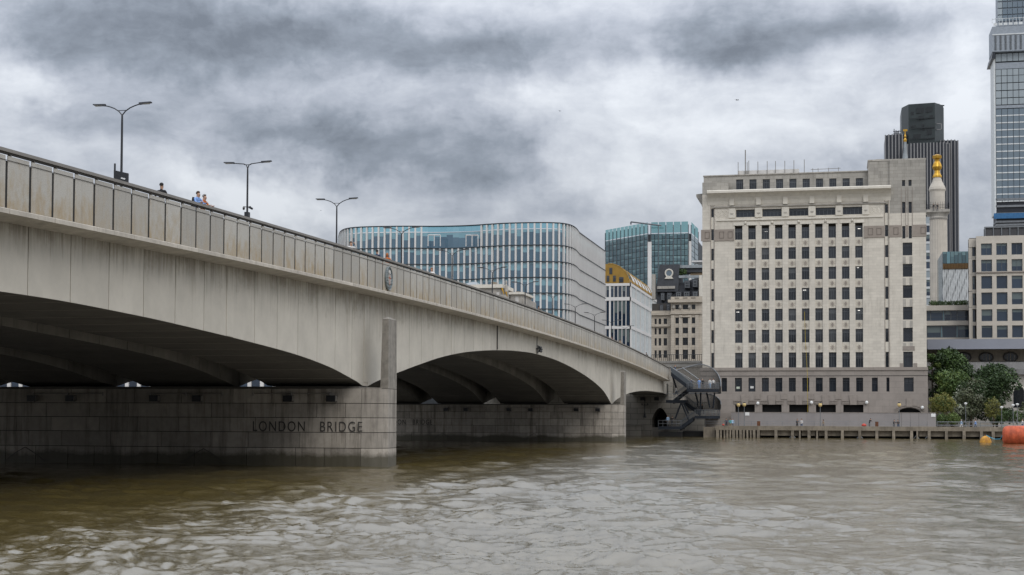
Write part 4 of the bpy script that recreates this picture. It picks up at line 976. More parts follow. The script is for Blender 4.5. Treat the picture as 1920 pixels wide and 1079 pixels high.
# ---------------- green glass block
def green_block():
    b_ = [(1136, 590), (1216, 566), (1220.5, 566), (1291, 563), (1294.5, 564), (1308, 585)]
    pts = []
    for px, dpt in b_: d = ray(px, 500)*dpt; pts.append((d.x, d.y))
    b = empty('green_glass_block', (pts[2][0], pts[2][1], 1.55), 'teal glass office block with see through crown behind the gilded roof', 'building')
    Zt = CAM_H+ray(1250, 417).z*565
    MB().prism(pts[:]+[(pts[-1][0], pts[-1][1]+30), (pts[0][0], pts[0][1]+30)], 0, Zt-4.6).obj('core', 'line_dark', b)
    def sh(p, q, o): 
        p = Vector(p); q = Vector(q); d = (q-p).normalized(); nn = Vector((d.y, -d.x)); return (p+nn*o, q+nn*o)
    fh = 10.6*565/F
    zs = [Zt-4.4-fh*i for i in range(15)][::-1]
    for (i, j, nc) in ((0, 1, 22), (2, 3, 20), (4, 5, 4)):
        p, q = sh(pts[i], pts[j], .3)
        for z0, z1 in zip(zs[:-1], zs[1:]): pass
        grid_face(b, p, q, zs[-11:], nc//2 if nc > 4 else 4, 'glass_green', bw=.22)
        nf = {22: 11, 20: 5, 4: 2}[nc]; p = Vector(p); q = Vector(q)
        for k in range(nf+1):
            c = p+(q-p)*k/nf; MB().tube((c.x, c.y-.15, zs[-11]), (c.x, c.y-.15, Zt-1.2), .16, 4).obj('mullion', 'mullion', b)
        for k in range(nf):
            d = (q-p)/nf; a = p+d*(k+.06); c = p+d*(k+.94)
            MB().prism([(a.x,a.y),(c.x,c.y),(c.x,c.y+.15),(a.x,a.y+.15)], Zt-4.2, Zt).obj('crown_pane', 'glass_crown', b)
    for k, w_ in ((1, .75), (3, .7)):
        x, y = (pts[k][0]+pts[k+1][0])/2, (pts[k][1]+pts[k+1][1])/2-.6
        MB().box(x-w_, x+w_, y, y+1.2, 0, Zt-7.6).obj('white_column', 'fin_white', b)
    d0 = ray(1183, 417)*560; d1 = ray(1240, 424)*562
    MB().tube((d0.x, d0.y, CAM_H+d0.z), (d1.x, d1.y, CAM_H+d1.z), .3, 5).tube((d0.x, d0.y, CAM_H+d0.z), (d0.x, d0.y, CAM_H+d0.z-1), .3, 5).obj('window_cradle_arm', 'mullion', b)
green_block()
# ---------------- classical stone block with dark mansard
def classic():
    Y = 380.; A = lambda px, py: onY(px, py, Y)
    b = empty('classical_block', (-40, Y, 1.55), 'classical stone block with dark mansard roof and round attic window beside the pale office block', 'building')
    def bx(nm, mat, x0, x1, y0, y1, d0, d1):
        xa, z1 = A(x0, y0); xb, z0 = A(x1, y1); return MB().box(xa, xb, Y+d0, Y+d1, z0, z1).obj(nm, mat, b)
    X = lambda px: A(px, 600)[0]; Z = lambda py: A(1280, py)[1]
    # right pavilion
    holes = []; cx = [(1266.3, 1273.2), (1280, 1290.3), (1297, 1303.8)]
    for p, q in cx: holes += [(X(p), X(q), Z(607.5), Z(596)), (X(p), X(q), Z(626), Z(615)), (X(p), X(q), Z(648), Z(634)), (X(p), X(q), Z(674), Z(656.5)), (X(p), X(q), Z(581), Z(572))]
    wall_rects(b, 'pavilion_wall', 'classic_stone', X(1258), X(1316), 1.5, Z(567), holes, Y, Y+1.2)
    for h in holes: win(b, *h, Y+.35, 'glass_old', 'tower_dark', 1, (.5,), .1)
    for p in (1261.5, 1276.5, 1293.5, 1307): MB().box(X(p)-.45, X(p)+.45, Y-.3, Y-.002, Z(680), Z(592)).obj('pilaster', 'classic_stone', b)
    bx('balustrade', 'classic_stone', 1258, 1317, 557.5, 562, -.3, .3); bx('cornice', 'classic_stone', 1253, 1318, 563.5, 567.5, -1.0, 1.3); bx('entablature', 'classic_stone', 1257, 1317, 587, 589.5, -.4, -.003)
    for p, q in ((1265.5, 1274), (1280.5, 1289.5), (1296, 1305)):
        xa, xb = X(p), X(q)
        for k in range(5): MB().box(xa+(xb-xa)*(k+.1)/5, xa+(xb-xa)*(k+.55)/5, Y-.34, Y-.301, Z(562)+.05, Z(558.5)).obj('baluster_gap', 'slot_dark', b)
    bx('pediment', 'classic_stone', 1276, 1294, 594, 595.6, -.6, -.003)
    for p in (1263, 1275.5, 1293): MB().lathe([(.05,Z(582)),(.5,Z(578)),(.35,Z(573)),(.05,Z(569.5))], X(p), Y-.05, 8).obj('cartouche', 'stone_grey', b)
    # left wing
    holes = []
    for p, q in ((1226, 1230), (1233.5, 1238.5), (1243, 1249.5)): holes += [(X(p), X(q), Z(607.5), Z(597)), (X(p), X(q), Z(627), Z(615)), (X(p), X(q), Z(648), Z(634)), (X(p), X(q), Z(671), Z(657))]
    wall_rects(b, 'wing_wall', 'classic_stone', X(1220), X(1257.9), 1.5, Z(588), holes, Y+1.5, Y+2.6)
    for h in holes: win(b, *h, Y+1.85, 'glass_old', 'tower_dark', 1, (.5,), .1)
    bx('cornice', 'classic_stone', 1220, 1258, 587.3, 591, .9, 2.7); bx('balustrade', 'classic_stone', 1220, 1258, 583, 587, 1.3, 1.9); bx('string_course', 'classic_stone', 1220, 1256, 609, 612.5, 1.0, 1.49)
    MB().box(X(1220), X(1316), Y+2.7, Y+16, 1.5, Z(568)).obj('core', 'slot_dark', b)
    # mansard roofs
    xl, xr = X(1226), X(1309); z0, z1 = Z(592), Z(517)
    MB().hexa([(xl,Y+2.7,z0),(xr,Y+2.7,z0),(xr,Y+16,z0),(xl,Y+16,z0),(X(1229),Y+5.2,Z(543)),(xr-.2,Y+5.2,z1),(xr-.2,Y+16,z1),(X(1229),Y+16,Z(543))]).obj('mansard_roof', 'slate', b)
    gx = [(X(1225.5), Z(545)), (X(1269), Z(545)), (X(1271), Z(493.5)), (X(1234), Z(493.5))]
    MB().slab(gx, 'y', Y+3.6, Y+15).obj('gable', 'slate', b)
    for p, q, y0, y1 in ((1238, 1242.5, 561, 550), (1250, 1256, 561, 550), (1266.5, 1274.5, 556, 548), (1281.5, 1290, 555, 547.5), (1298, 1305, 555, 547.5), (1282.5, 1290.5, 538.5, 527.5), (1298, 1305, 537, 525.5), (1236, 1240, 581, 572), (1249, 1253, 581, 571)):
        win(b, X(p), X(q), Z(y0), Z(y1), Y+2.4, 'glass_old', 'grey_steel', 1, (.5,), .12)
        MB().box(X(p)-.2, X(q)+.2, Y+2.55, Y+5, Z(y0)-.15, Z(y1)+.3).obj('dormer', 'slate', b)
    xc, zc = A(1251.5, 510.5); q = MB(); rr = .95
    for t0, t1 in zip(np.linspace(-.32*math.pi, 1.32*math.pi, 19)[:-1], np.linspace(-.32*math.pi, 1.32*math.pi, 19)[1:]):
        q.tube((xc+rr*math.cos(t0), Y+3.5, zc+rr*math.sin(t0)), (xc+rr*math.cos(t1), Y+3.5, zc+rr*math.sin(t1)), .22, 6)
    q.hexa([(xc-1.15,Y+3.3,zc-1.5),(xc+1.15,Y+3.3,zc-1.5),(xc+1.15,Y+3.6,zc-1.5),(xc-1.15,Y+3.6,zc-1.5),(xc-.6,Y+3.3,zc-.75),(xc+.6,Y+3.3,zc-.75),(xc+.6,Y+3.6,zc-.75),(xc-.6,Y+3.6,zc-.75)])
    q.obj('round_window_surround', 'portland', b)
    disc_ = MB().slab([(xc+.75*math.cos(t), zc+.75*math.sin(t)) for t in np.linspace(0, 2*math.pi, 17)[:-1]], 'y', Y+3.5, Y+3.58).obj('round_window', 'glass_tower', b)
    bx('terrace_parapet', 'lead', 1270, 1318, 515, 519, 3.4, 3.8); bx('roof_lantern', 'lead', 1271, 1318, 494.5, 499, 5, 12); bx('roof_shed', 'slate', 1270, 1318, 499.2, 507, 5.5, 12); bx('terrace_wall', 'cl_tan', 1290, 1318, 508, 516, 6, 7)
    bx('chimney', 'stone_grey', 1219.5, 1226, 513, 560, 3, 5); bx('chimney', 'portland', 1308.5, 1314, 515, 560, 3, 5); bx('planter', 'stone_grey', 1229, 1263, 535.5, 540, 3.3, 3.58)
    bx('canopy', 'fin_white', 1293, 1318, 485, 487, 6, 12)
classic()
# street parapet in front of it, reached from the bridge
Y = 292.; pw = empty('street_parapet', (-37, Y, 1.55), 'stone retaining wall with dark railing where the bridge street reaches the north bank', 'wall')
xa, xb = UX(1222, Y), UX(1330, Y); zt = ZY(673, Y, 1270)
MB().box(xa, xb, Y, Y+1.5, 1.5, zt-1.7).obj('wall', 'classic_stone', pw); MB().box(xa, xb, Y-.3, Y+1.6, zt-1.69, zt-.9).obj('band', 'stone_grey', pw); MB().box(xa, xb, Y-.5, Y+1.7, zt-.89, zt-.5).obj('coping', 'stone_grey', pw)
mb = MB().tube((xa, Y, zt+.75), (xb, Y, zt+.75), .06)
for t in np.linspace(0, 1, 30): mb.tube((xa+(xb-xa)*t, Y, zt-.5), (xa+(xb-xa)*t, Y, zt+.75), .04, 4)
mb.obj('railing', 'black_paint', pw)
# ---------------- tall column with gilded urn, and a church spire behind the office block
def monument():
    Y = 380.; X, zt = onY(1757, 293, Y); Z = lambda py: onY(1757, py, Y)[1]; s = Y*1.024/F*.976
    r = lambda px: px*Y/F*.99
    b = empty('memorial_column', (X, Y, 1.55), 'tall fluted stone column topped by a gilded urn beside the office block', 'monument')
    MB().lathe([(r(18.5), 1.55), (r(18.3), Z(640)), (r(16.8), Z(414))], X, Y, 48, flute=.035).obj('shaft', 'column_stone', b)
    MB().lathe([(r(17), Z(414)), (r(18.5), Z(411)), (r(17.4), Z(408)), (r(18.8), Z(404)), (r(21), Z(401))], X, Y, 32).obj('capital', 'stone_grey', b)
    MB().box(X-r(20.5), X+r(20.5), Y-r(20.5), Y+r(20.5), Z(401)+.01, Z(396)).obj('platform', 'stone_grey', b)
    q = MB(); k = r(19.5)
    for a, c in (((-k,-k),(k,-k)),((k,-k),(k,k)),((k,k),(-k,k)),((-k,k),(-k,-k))):
        for zz in (.4, .8, 1.2): q.tube((X+a[0],Y+a[1],Z(396)+zz), (X+c[0],Y+c[1],Z(396)+zz), .04, 4)
        for t in np.linspace(0, 1, 14): q.tube((X+a[0]+(c[0]-a[0])*t,Y+a[1]+(c[1]-a[1])*t,Z(396)), (X+a[0]+(c[0]-a[0])*t,Y+a[1]+(c[1]-a[1])*t,Z(396)+1.9), .035, 4)
    q.obj('balcony_cage', 'dark_steel', b)
    MB().lathe([(r(13.5), Z(396)), (r(13.6), Z(361)), (r(15.2), Z(357)), (r(14.2), Z(352.5)), (r(11.5), Z(347)), (r(9), Z(342)), (r(7.6), Z(337)), (r(6.8), Z(334))], X, Y, 24).obj('drum', 'column_stone', b, False)
    MB().lathe([(r(8.2), Z(334)), (r(8), Z(331)), (r(5.5), Z(326)), (r(4.5), Z(321)), (r(7.5), Z(318)), (r(8.6), Z(314)), (r(7), Z(308)), (r(4.2), Z(303)), (r(4.5), Z(300)), (r(7.8), Z(298)), (r(8.2), Z(293)), (r(6), Z(292)), (r(1), Z(290))], X, Y, 22, flute=.10).obj('gilded_urn', 'gold_leaf', b)
    MB().tube((X, Y, Z(292)), (X, Y, Z(287)), .12, 5).obj('rod', 'dark_steel', b)
    for i, px in enumerate((1750, 1757)):
        pass
monument()
def spire():
    Y = 420.; X, zt = onY(1697, 244, Y); Z = lambda py: onY(1697, py, Y)[1]; r = lambda px: px*Y/F*.99
    b = empty('church_spire', (X, Y, 1.55), 'slim grey church spire with gilded vane rising over the office block roof', 'spire')
    MB().lathe([(r(14), 1.55), (r(12), Z(330)), (r(7.5), Z(308)), (r(5.2), Z(300)), (r(3.2), Z(287)), (r(2.4), Z(267))], X, Y, 8).obj('steeple', 'lead', b)
    MB().lathe([(r(2.6), Z(267)), (r(3), Z(263)), (r(1.2), Z(260)), (r(2.2), Z(257)), (r(1.0), Z(253)), (r(1.0), Z(247))], X, Y, 10).obj('gilded_finial', 'gold_leaf', b)
    MB().box(X-r(3.5), X+r(4), Y-.12, Y+.12, Z(247), Z(243.5)).obj('vane', 'gold_leaf', b)
spire()
# ---------------- dark ribbed tower
def tower42():
    Y = 880.; X = lambda px: onY(px, 300, Y)[0]; Z = lambda py: onY(1730, py, Y)[1]
    b = empty('ribbed_tower', (X(1730), Y, 1.55), 'dark tower of vertical ribs with black glass top behind the column', 'tower')
    def wing(x0, x1, top, d0, d1, ch=1.5):
        a, c = X(x0), X(x1); poly = [(a, Y+d0+ch*1.2), (a+ch, Y+d0), (c-ch, Y+d0), (c, Y+d0+ch*1.2), (c, Y+d1), (a, Y+d1)]
        w_ = MB().prism(poly, 1.5, Z(top)).obj('wing', 'tower_dark', b); q = MB(); n_ = max(3, int((c-a)/1.75))
        for i in range(n_+1):
            x = a+(c-a)*i/n_; yy = Y+d0-.35+(max(0, ch-(x-a))+max(0, ch-(c-x)))*1.2; q.box(x-.33, x+.33, yy, yy+.8, 1.5, Z(top)+.4)
        tag(q.obj('ribs', 'tower_fin', w_), kind='stuff')
    wing(1660, 1698, 254, -4, 26); wing(1757, 1796.5, 267, -2, 26, 2.5); wing(1694, 1778, 278.5, -14, 20, 3.5)
    a, c = X(1691), X(1770.5)
    poly = [(a, Y+4), (X(1703), Y-5), (X(1752), Y-7), (c, Y+2), (c, Y+24), (a, Y+24)]
    cb = MB().prism(poly, 1.5, Z(203)).obj('top_block', 'tower_core', b)
    MB().prism([(x*.98+X(1730)*.02, y+.5) for x, y in poly], Z(203), Z(198.5)).obj('roof_block', 'tower_core', b)
    rs = random.Random(4)
    for (p, q_, y0, y1) in ((1718, 1733, 207, 217), (1736, 1748, 206, 216), (1722, 1731, 222, 230), (1708, 1713, 213, 219), (1712, 1727, 256, 263), (1738, 1746, 248, 258), (1729, 1732, 238, 242), (1729, 1732, 245, 249), (1742, 1748, 222, 228), (1708, 1716, 239, 242)):
        yy = Y-6.4 if q_ < 1752 else Y-4; xm = X((p+q_)/2); yy = np.interp(xm, [X(1703), X(1752)], [Y-5, Y-7])-.25
        MB().box(X(p), X(q_), yy, yy+.6, Z(y1), Z(y0)).obj('dark_window', 'tower_core_dark', b)
    for py in (228, 246, 266): MB().box(X(1703.5), X(1751.5), Y-7.2, Y-6.9, Z(py), Z(py)+.6).obj('floor_line', 'tower_core_dark', b)
    x, z = onY(1758, 239, Y-3); q = MB()
    for e in (-2, 2): q.box(x+e-.25, x+e+.25, Y-5.4, Y-5, z-2, z+1.6)
    q.box(x-2, x+2, Y-5.4, Y-5, z+1.3, z+1.7).box(x-2, x+2, Y-5.4, Y-5, z-2.1, z-1.7).obj('roof_gantry_frame', 'tower_fin', b)
    q = MB()
    for i in range(16):
        px = rs.uniform(1694, 1766); x = X(px); q.tube((x, Y+3, Z(200)), (x+rs.uniform(-.6, .6), Y+3, Z(200-rs.uniform(2, 6))), .25, 4)
    for p0, p1, y0, y1 in ((1696, 1722, 203, 197), (1720, 1748, 196.5, 195), (1745, 1772, 196, 198.5)): q.tube((X(p0), Y+3, Z(y0)), (X(p1), Y+3, Z(y1)), .35, 4)
    for i in range(7): x = X(1677+i*1.8); q.tube((x, Y+2, Z(256)), (x, Y+2, Z(rs.uniform(239, 249))), .2, 4)
    for py in (249, 244): q.tube((X(1675), Y+2, Z(py)), (X(1690), Y+2, Z(py)), .2, 4)
    tag(q.obj('roof_masts', 'dark_steel', b), kind='stuff')
tower42()
# ---------------- glass tower under construction at the right edge
def glass_tower():
    Y = 700.; X = lambda px, py=300: onY(px, py, Y)[0]; Z = lambda py: onY(1890, py, Y)[1]
    b = empty('glass_tower', (X(1930), Y, 1.55), 'tall glass tower with white floor bands and blue netting at the right edge', 'tower')
    x0, x1 = X(1866.5), X(2060); 
    MB().box(x0+.3, x1, Y+.8, Y+14, 20, Z(98)).obj('core', 'tower_dark', b)
    MB().box(x0-.55, x0+.2, Y-.2, Y+14, Z(402), Z(98)).obj('corner_trim', 'tower_band', b)
    py = 205.; ncol = 7; cw = (X(1920)-x0)/4.9
    bands = []
    while py < 372: bands.append(py); py += 13.4
    for i, p in enumerate(bands):
        z1, z0 = Z(p), Z(p+13.4)
        for k in range(9):
            MB().box(x0+.3+cw*k+.1, x0+.3+cw*(k+1)-.1, Y, Y+.5, z0+.55, z1-.02).obj('pane', 'glass_tower', b)
            MB().box(x0+.3+cw*k+.12, x0+.3+cw*(k+1)-.12, Y-.12, Y+.4, z0+.02, z0+.52).obj('floor_band', 'tower_band', b)
    for (ya, yb) in ((143, 155.5), (157, 169.5), (171, 183.5), (185, 196.5), (101, 115.5), (130.5, 142)):
        for k in range(9): MB().box(x0+.3+cw*k+.12, x0+.3+cw*(k+1)-.12, Y, Y+.5, Z(yb), Z(ya)).obj('pane', 'glass_tower_pale', b)
    for ya, yb in ((118, 129.5), (198, 203.5)): MB().box(x0+.3, x1, Y+.05, Y+.6, Z(yb), Z(ya)).obj('grey_band', 'tower_grey', b)
    # upper works
    xu = X(1859.5, 60)
    MB().box(xu, x1, Y-2.5, Y+13, Z(99), Z(52)).obj('upper_block', 'tower_grey', b)
    for k in range(10):
        x = xu+1.0+k*2.2; MB().box(x, x+.75, Y-2.8, Y-2.4, Z(83), Z(70)).box(x, x+.75, Y-2.8, Y-2.4, Z(96), Z(84.5)).obj('louver', 'mullion', b)
        MB().box(x-.4, x+1.2, Y-2.8, Y-2.4, Z(50.5), Z(46)).obj('parapet_panel', 'tower_band', b)
    MB().box(xu, x1, Y-2.75, Y-2.45, Z(68.5), Z(66.5)).obj('trim', 'tower_band', b)
    q = MB(); q.tube((xu, Y-2.5, Z(38)), (x1, Y-2.5, Z(38)), .12, 4)
    for k in range(16): q.tube((xu+k*1.5, Y-2.5, Z(46)), (xu+k*1.5, Y-2.5, Z(37)), .12, 4)
    q.obj('roof_rail', 'tower_band', b)
    MB().add([(xu-.4,Y-2.4,Z(111)),(x0,Y-2.4,Z(111)),(x0,Y+20,Z(111)),(xu-.4,Y+20,Z(111)),(xu+.2,Y-2.4,Z(99)),(x0,Y-2.4,Z(99)),(x0,Y+20,Z(99)),(xu+.2,Y+20,Z(99))],[(0,3,2,1),(4,5,6,7),(0,1,5,4),(1,2,6,5),(2,3,7,6),(3,0,4,7)]).obj('corner_cradle', 'tower_dark', b)
    xt = X(1871.5, 20)
    for i in range(5):
        for k in range(7):
            MB().box(xt+k*2.2+.1, xt+(k+1)*2.2-.1, Y+3, Y+3.6, Z(37-12.5*i-.5), Z(37-12.5*(i+1)+1.5)).obj('pane', 'glass_tower_pale' if k == 0 else 'glass_tower', b)
    MB().box(xt+.1, x1, Y+3.61, Y+12, Z(45), Z(-30)).obj('core', 'tower_grey', b)
    # open floors at the foot
    xo = X(1867, 390)
    for py in (375, 388, 402, 417, 423): MB().box(xo, x1, Y-.2, Y+12, Z(py)-.3, Z(py)+.6).obj('open_floor', 'grey_steel', b)
    for k in range(7): MB().box(xo+1+k*3.2, xo+1.6+k*3.2, Y+1, Y+1.6, Z(430), Z(372)).obj('column', 'dark_steel', b)
    MB().box(X(1863, 405), x1, Y-1.2, Y-.9, Z(411), Z(401)).obj('blue_netting', 'blue_net', b)
glass_tower()
# ---------------- stone grid office at the right, its low wing, and the finned glass block between
def east_offices():
    Y = 300.; A = lambda px, py=550: onY(px, py, Y)[0]; Z = lambda py: onY(1870, py, Y)[1]
    b = empty('stone_grid_office', (A(1880), Y, 1.55), 'beige stone office with a grid of big windows at the right edge', 'building')
    x0, x1 = A(1831), A(2010); rows = [(479, 457), (509.7, 487.3), (542, 518), (572, 549), (603, 580.5), (634, 611.2)]
    cols = [(1840+28.6*i, 1860.5+28.6*i) for i in range(6)]
    hol = [(A(p), A(q), Z(r0), Z(r1)) for p, q in cols for r0, r1 in rows]
    wall_rects(b, 'stone_grid', 'stone_office', x0, x1, Z(637), Z(443), hol, Y, Y+.7)
    for h in hol: win(b, *h, Y+.3, 'glass_office', 'mullion', 1 if h[3] > Z(515) else 0, (), .10)
    for p, q in cols: MB().box(A(p)+.02, A(q)-.02, Y+.15, Y+.29, Z(487), Z(479.3)).obj('spandrel_band', 'tower_band', b)
    xs = A(1818)
    MB().box(xs, x0, Y+1.2, Y+1.8, Z(462), Z(446)).obj('return_wall', 'stone_office', b)
    for r0, r1 in rows:
        MB().box(xs, A(1824.5), Y+1.3, Y+1.8, Z(r0+4), Z(r1-4)).obj('return_pier', 'stone_office', b)
        win(b, A(1825), x0-.2, Z(r0), Z(r1), Y+1.4, 'glass_office', 'mullion', 0, (), .08)
        MB().box(A(1824.5), x0, Y+1.25, Y+1.7, Z(r0)-.75, Z(r0)-.02).obj('return_band', 'stone_office', b)
    MB().box(xs+.2, x1, Y+1.9, Y+5, 5, Z(444)).obj('core', 'slot_dark', b)
    MB().box(x0-.1, x1, Y-.25, Y-.002, Z(512.2), Z(510.5)).obj('string_course', 'granite_brown', b)
    pz0, pz1 = Z(442.5), Z(424.5); xp = A(1850)
    MB().box(xp, x1, Y+3, Y+5, pz0, pz1).obj('roof_plant', 'louver', b)
    for k in range(9): MB().box(xp+k*1.55, xp+.16+k*1.55, Y+2.8, Y+2.99, pz0, pz1).obj('screen_post', 'grey_steel', b)
    MB().box(xp-.1, x1, Y+2.75, Y+3.2, pz1, pz1+.25).obj('roof_trim', 'grey_steel', b)
    # wing
    Yw = 306.; B = lambda px, py=590: onY(px, py, Yw)[0]; Zw = lambda py: onY(1780, py, Yw)[1]
    w_ = empty('low_glass_wing', (B(1780), Yw, 1.55), 'low two storey glazed wing with a hedge on its roof beside the stone grid office', 'building')
    xa, xb = B(1730), B(1825)
    for t0, t1, d in ((573.5, 583, -.4), (602.5, 611, -.2), (634, 640, -.2)): MB().box(xa, xb, Yw+d, Yw+1, Zw(t1), Zw(t0)).obj('stone_band', 'stone_office', w_)
    for r0, r1 in ((602.2, 583.2), (633.8, 611.2)):
        pxs = [1738, 1745, 1768, 1771, 1783, 1795, 1814] if r1 < 600 else [1738, 1764, 1767, 1793, 1796, 1818]
        for p, q in zip(pxs[:-1], pxs[1:]): win(w_, B(p), B(q), Zw(r0), Zw(r1), Yw+.2, 'glass_office' if q-p > 5 else 'glass_teal', 'glass_teal' if False else 'mullion', 0, (.38,) if r1 < 600 else (), .08)
    MB().box(xa, xb, Yw+.8, Yw+20, 5, Zw(574)).obj('core', 'slot_dark', w_)
    MB().box(B(1818), B(1823), Yw-.19, Yw+1, Zw(636), Zw(603)).obj('end_pier', 'stone_office', w_)
    # finned block
    Yf = 345.; G = lambda px: onY(px, 520, Yf)[0]; Zf = lambda py: onY(1796, py, Yf)[1]
    f_ = empty('finned_glass_block', (G(1796), Yf, 1.55), 'glass block with wavy white fins and bronze band beside the tall column', 'building')
    xa, xb = G(1768), G(1826)
    MB().box(xa, xb, Yf+.8, Yf+20, 5, Zf(472)).obj('core', 'glass_office', f_)
    pn = np.linspace(xa, xb, 9)
    for i in range(8): MB().box(pn[i]+.05, pn[i+1]-.05, Yf+.5, Yf+.79, Zf(494), Zf(472)).obj('pane', 'glass_teal' if i in (1, 7) else 'glass_green', f_)
    for i in range(20):
        x = xa+(xb-xa)*i/20; MB().box(x+.02, x+.26, Yf-.2, Yf+.6, Zf(505), Zf(495)).obj('bronze_rib', 'bronze', f_)
    MB().box(xa, xb, Yf+.1, Yf+.62, Zf(504.5), Zf(495.5)).obj('bronze_band', 'bronze', f_)
    zs = np.linspace(Zf(505.5), Zf(575), 15)
    for i in range(17):
        x = xa+(xb-xa)*(i+.5)/17; q = MB(); vs = []
        for k, z in enumerate(zs): wd = .10+.16*(.5+.5*math.sin(k*.9+i*1.7)); vs += [(x-wd,Yf,z),(x+wd,Yf,z),(x+wd,Yf+.5,z),(x-wd,Yf+.5,z)]
        q.add(vs, [(4*k+j, 4*k+4+j, 4*k+4+(j+1)%4, 4*k+(j+1)%4) for k in range(14) for j in range(4)]).obj('wavy_fin', 'tower_band', f_)
    # glazed slice seen between the office block and the column
    gs = empty('glass_slice_block', (UX(1738, 330), 330, 1.55), 'sliver of a mirrored glass block between the pale office block and the column', 'building')
    Yg = 330.; xg, xh = UX(1733, Yg), UX(1744, Yg); zz = ZY(405, Yg, 1738)
    nn_ = 14
    for k in range(nn_):
        z1 = zz-(zz-20)*k/nn_; z0 = zz-(zz-20)*(k+1)/nn_
        MB().box(xg, xh, Yg, Yg+.4, z0+.3, z1-.3).obj('pane', 'glass_office' if k % 3 else 'glass_tower_pale', gs)
        MB().box(xg, xh, Yg-.1, Yg+.5, z0-.25, z0+.25).obj('floor_edge', 'tower_band', gs)
    MB().box(xg+.1, xh, Yg+.5, Yg+15, 5, zz-.3).obj('core', 'slot_dark', gs)
east_offices()
def church():
    Y = 284.; A = lambda px, py=680: onY(px, py, Y)[0]; Z = lambda py: onY(1850, py, Y)[1]
    c = empty('stone_church', (A(1850), Y, 1.55), 'old brown stone church wall with oval windows behind the trees', 'church')
    xa, xb = A(1736), A(2020)
    ov = [(1808, 670.5), (1849.5, 670.5), (1895.5, 670), (1940, 670)]
    z0, z1 = Z(679), Z(650)
    hol = []
    MB().box(xa, xb, Y+.6, Y+12, 1.5, z1).obj('wall', 'church_stone', c)
    for i, (p, q) in enumerate(ov):
        x, z = onY(p, q, Y); rx, rz = 11.8*Y/F, 8.0*Y/F
        fr = MB(); n_ = 24
        for k in range(n_):
            a, b = 2*math.pi*k/n_, 2*math.pi*(k+1)/n_; fr.tube((x+rx*math.cos(a), Y+.5, z+rz*math.sin(a)), (x+rx*math.cos(b), Y+.5, z+rz*math.sin(b)), .17, 6)
        o = fr.obj('oval_window', 'slot_dark', c)
        MB().slab([(x+rx*math.cos(2*math.pi*k/n_), z+rz*math.sin(2*math.pi*k/n_)) for k in range(n_)], 'y', Y+.50, Y+.58).obj('pane', 'glass_old', o)
        g_ = MB()
        for t in (-.5, 0, .5): g_.box(x+rx*t-.04, x+rx*t+.04, Y+.46, Y+.50, z-rz*math.sqrt(1-t*t), z+rz*math.sqrt(1-t*t))
        g_.obj('glazing_bar', 'church_stone', o)
    MB().hexa([(xa,Y-2.6,Z(694)),(xb,Y-2.6,Z(694)),(xb,Y+.62,Z(694)),(xa,Y+.62,Z(694)),(xa,Y-2.0,Z(681)),(xb,Y-2.0,Z(681)),(xb,Y+.62,Z(678.5)),(xa,Y+.62,Z(678.5))]).obj('aisle_roof', 'church_ledge', c)
    MB().box(xa, xb, Y-2.9, Y+.5, Z(704), Z(694.2)).obj('cornice', 'church_ledge', c)
    wall_rects(c, 'aisle_wall', 'stone_grey', xa, xb, 1.5, Z(704.2), [(A(1897), A(1917), Z(765), Z(732)), (A(1838), A(1858), Z(765), Z(732))], Y-2.2, Y+.5)
    for p in (1907, 1848):
        x = A(p); r_ = A(1917)-A(1907)
        MB().slab([(x+r_*.98*math.cos(t), Z(735)+r_*.98*math.sin(t)) for t in np.linspace(0, math.pi, 13)]+[(x-r_*.98, Z(765)), (x+r_*.98, Z(765))], 'y', Y-2.26, Y-2.21).obj('arched_window', 'glass_old', c)
        MB().path([(x+r_*1.1*math.cos(t), Y-2.3, Z(735)+r_*1.1*math.sin(t)) for t in np.linspace(0, math.pi, 13)], .16, 5).obj('window_arch', 'portland', c)
    # grey footbridge fascia above
    Yk = 281.; fb = MB().box(UX(1738.5, Yk), UX(2020, Yk), Yk, Yk+4, ZY(654.5, Yk, 1830), ZY(636.5, Yk, 1830)).box(UX(1738.5, Yk), UX(2020, Yk), Yk-.12, Yk-.001, ZY(655.5, Yk, 1830), ZY(653.8, Yk, 1830)).obj('canopy', 'grey_canopy')
    tag(fb, 'long grey metal canopy band running above the church windows', 'canopy')
church()
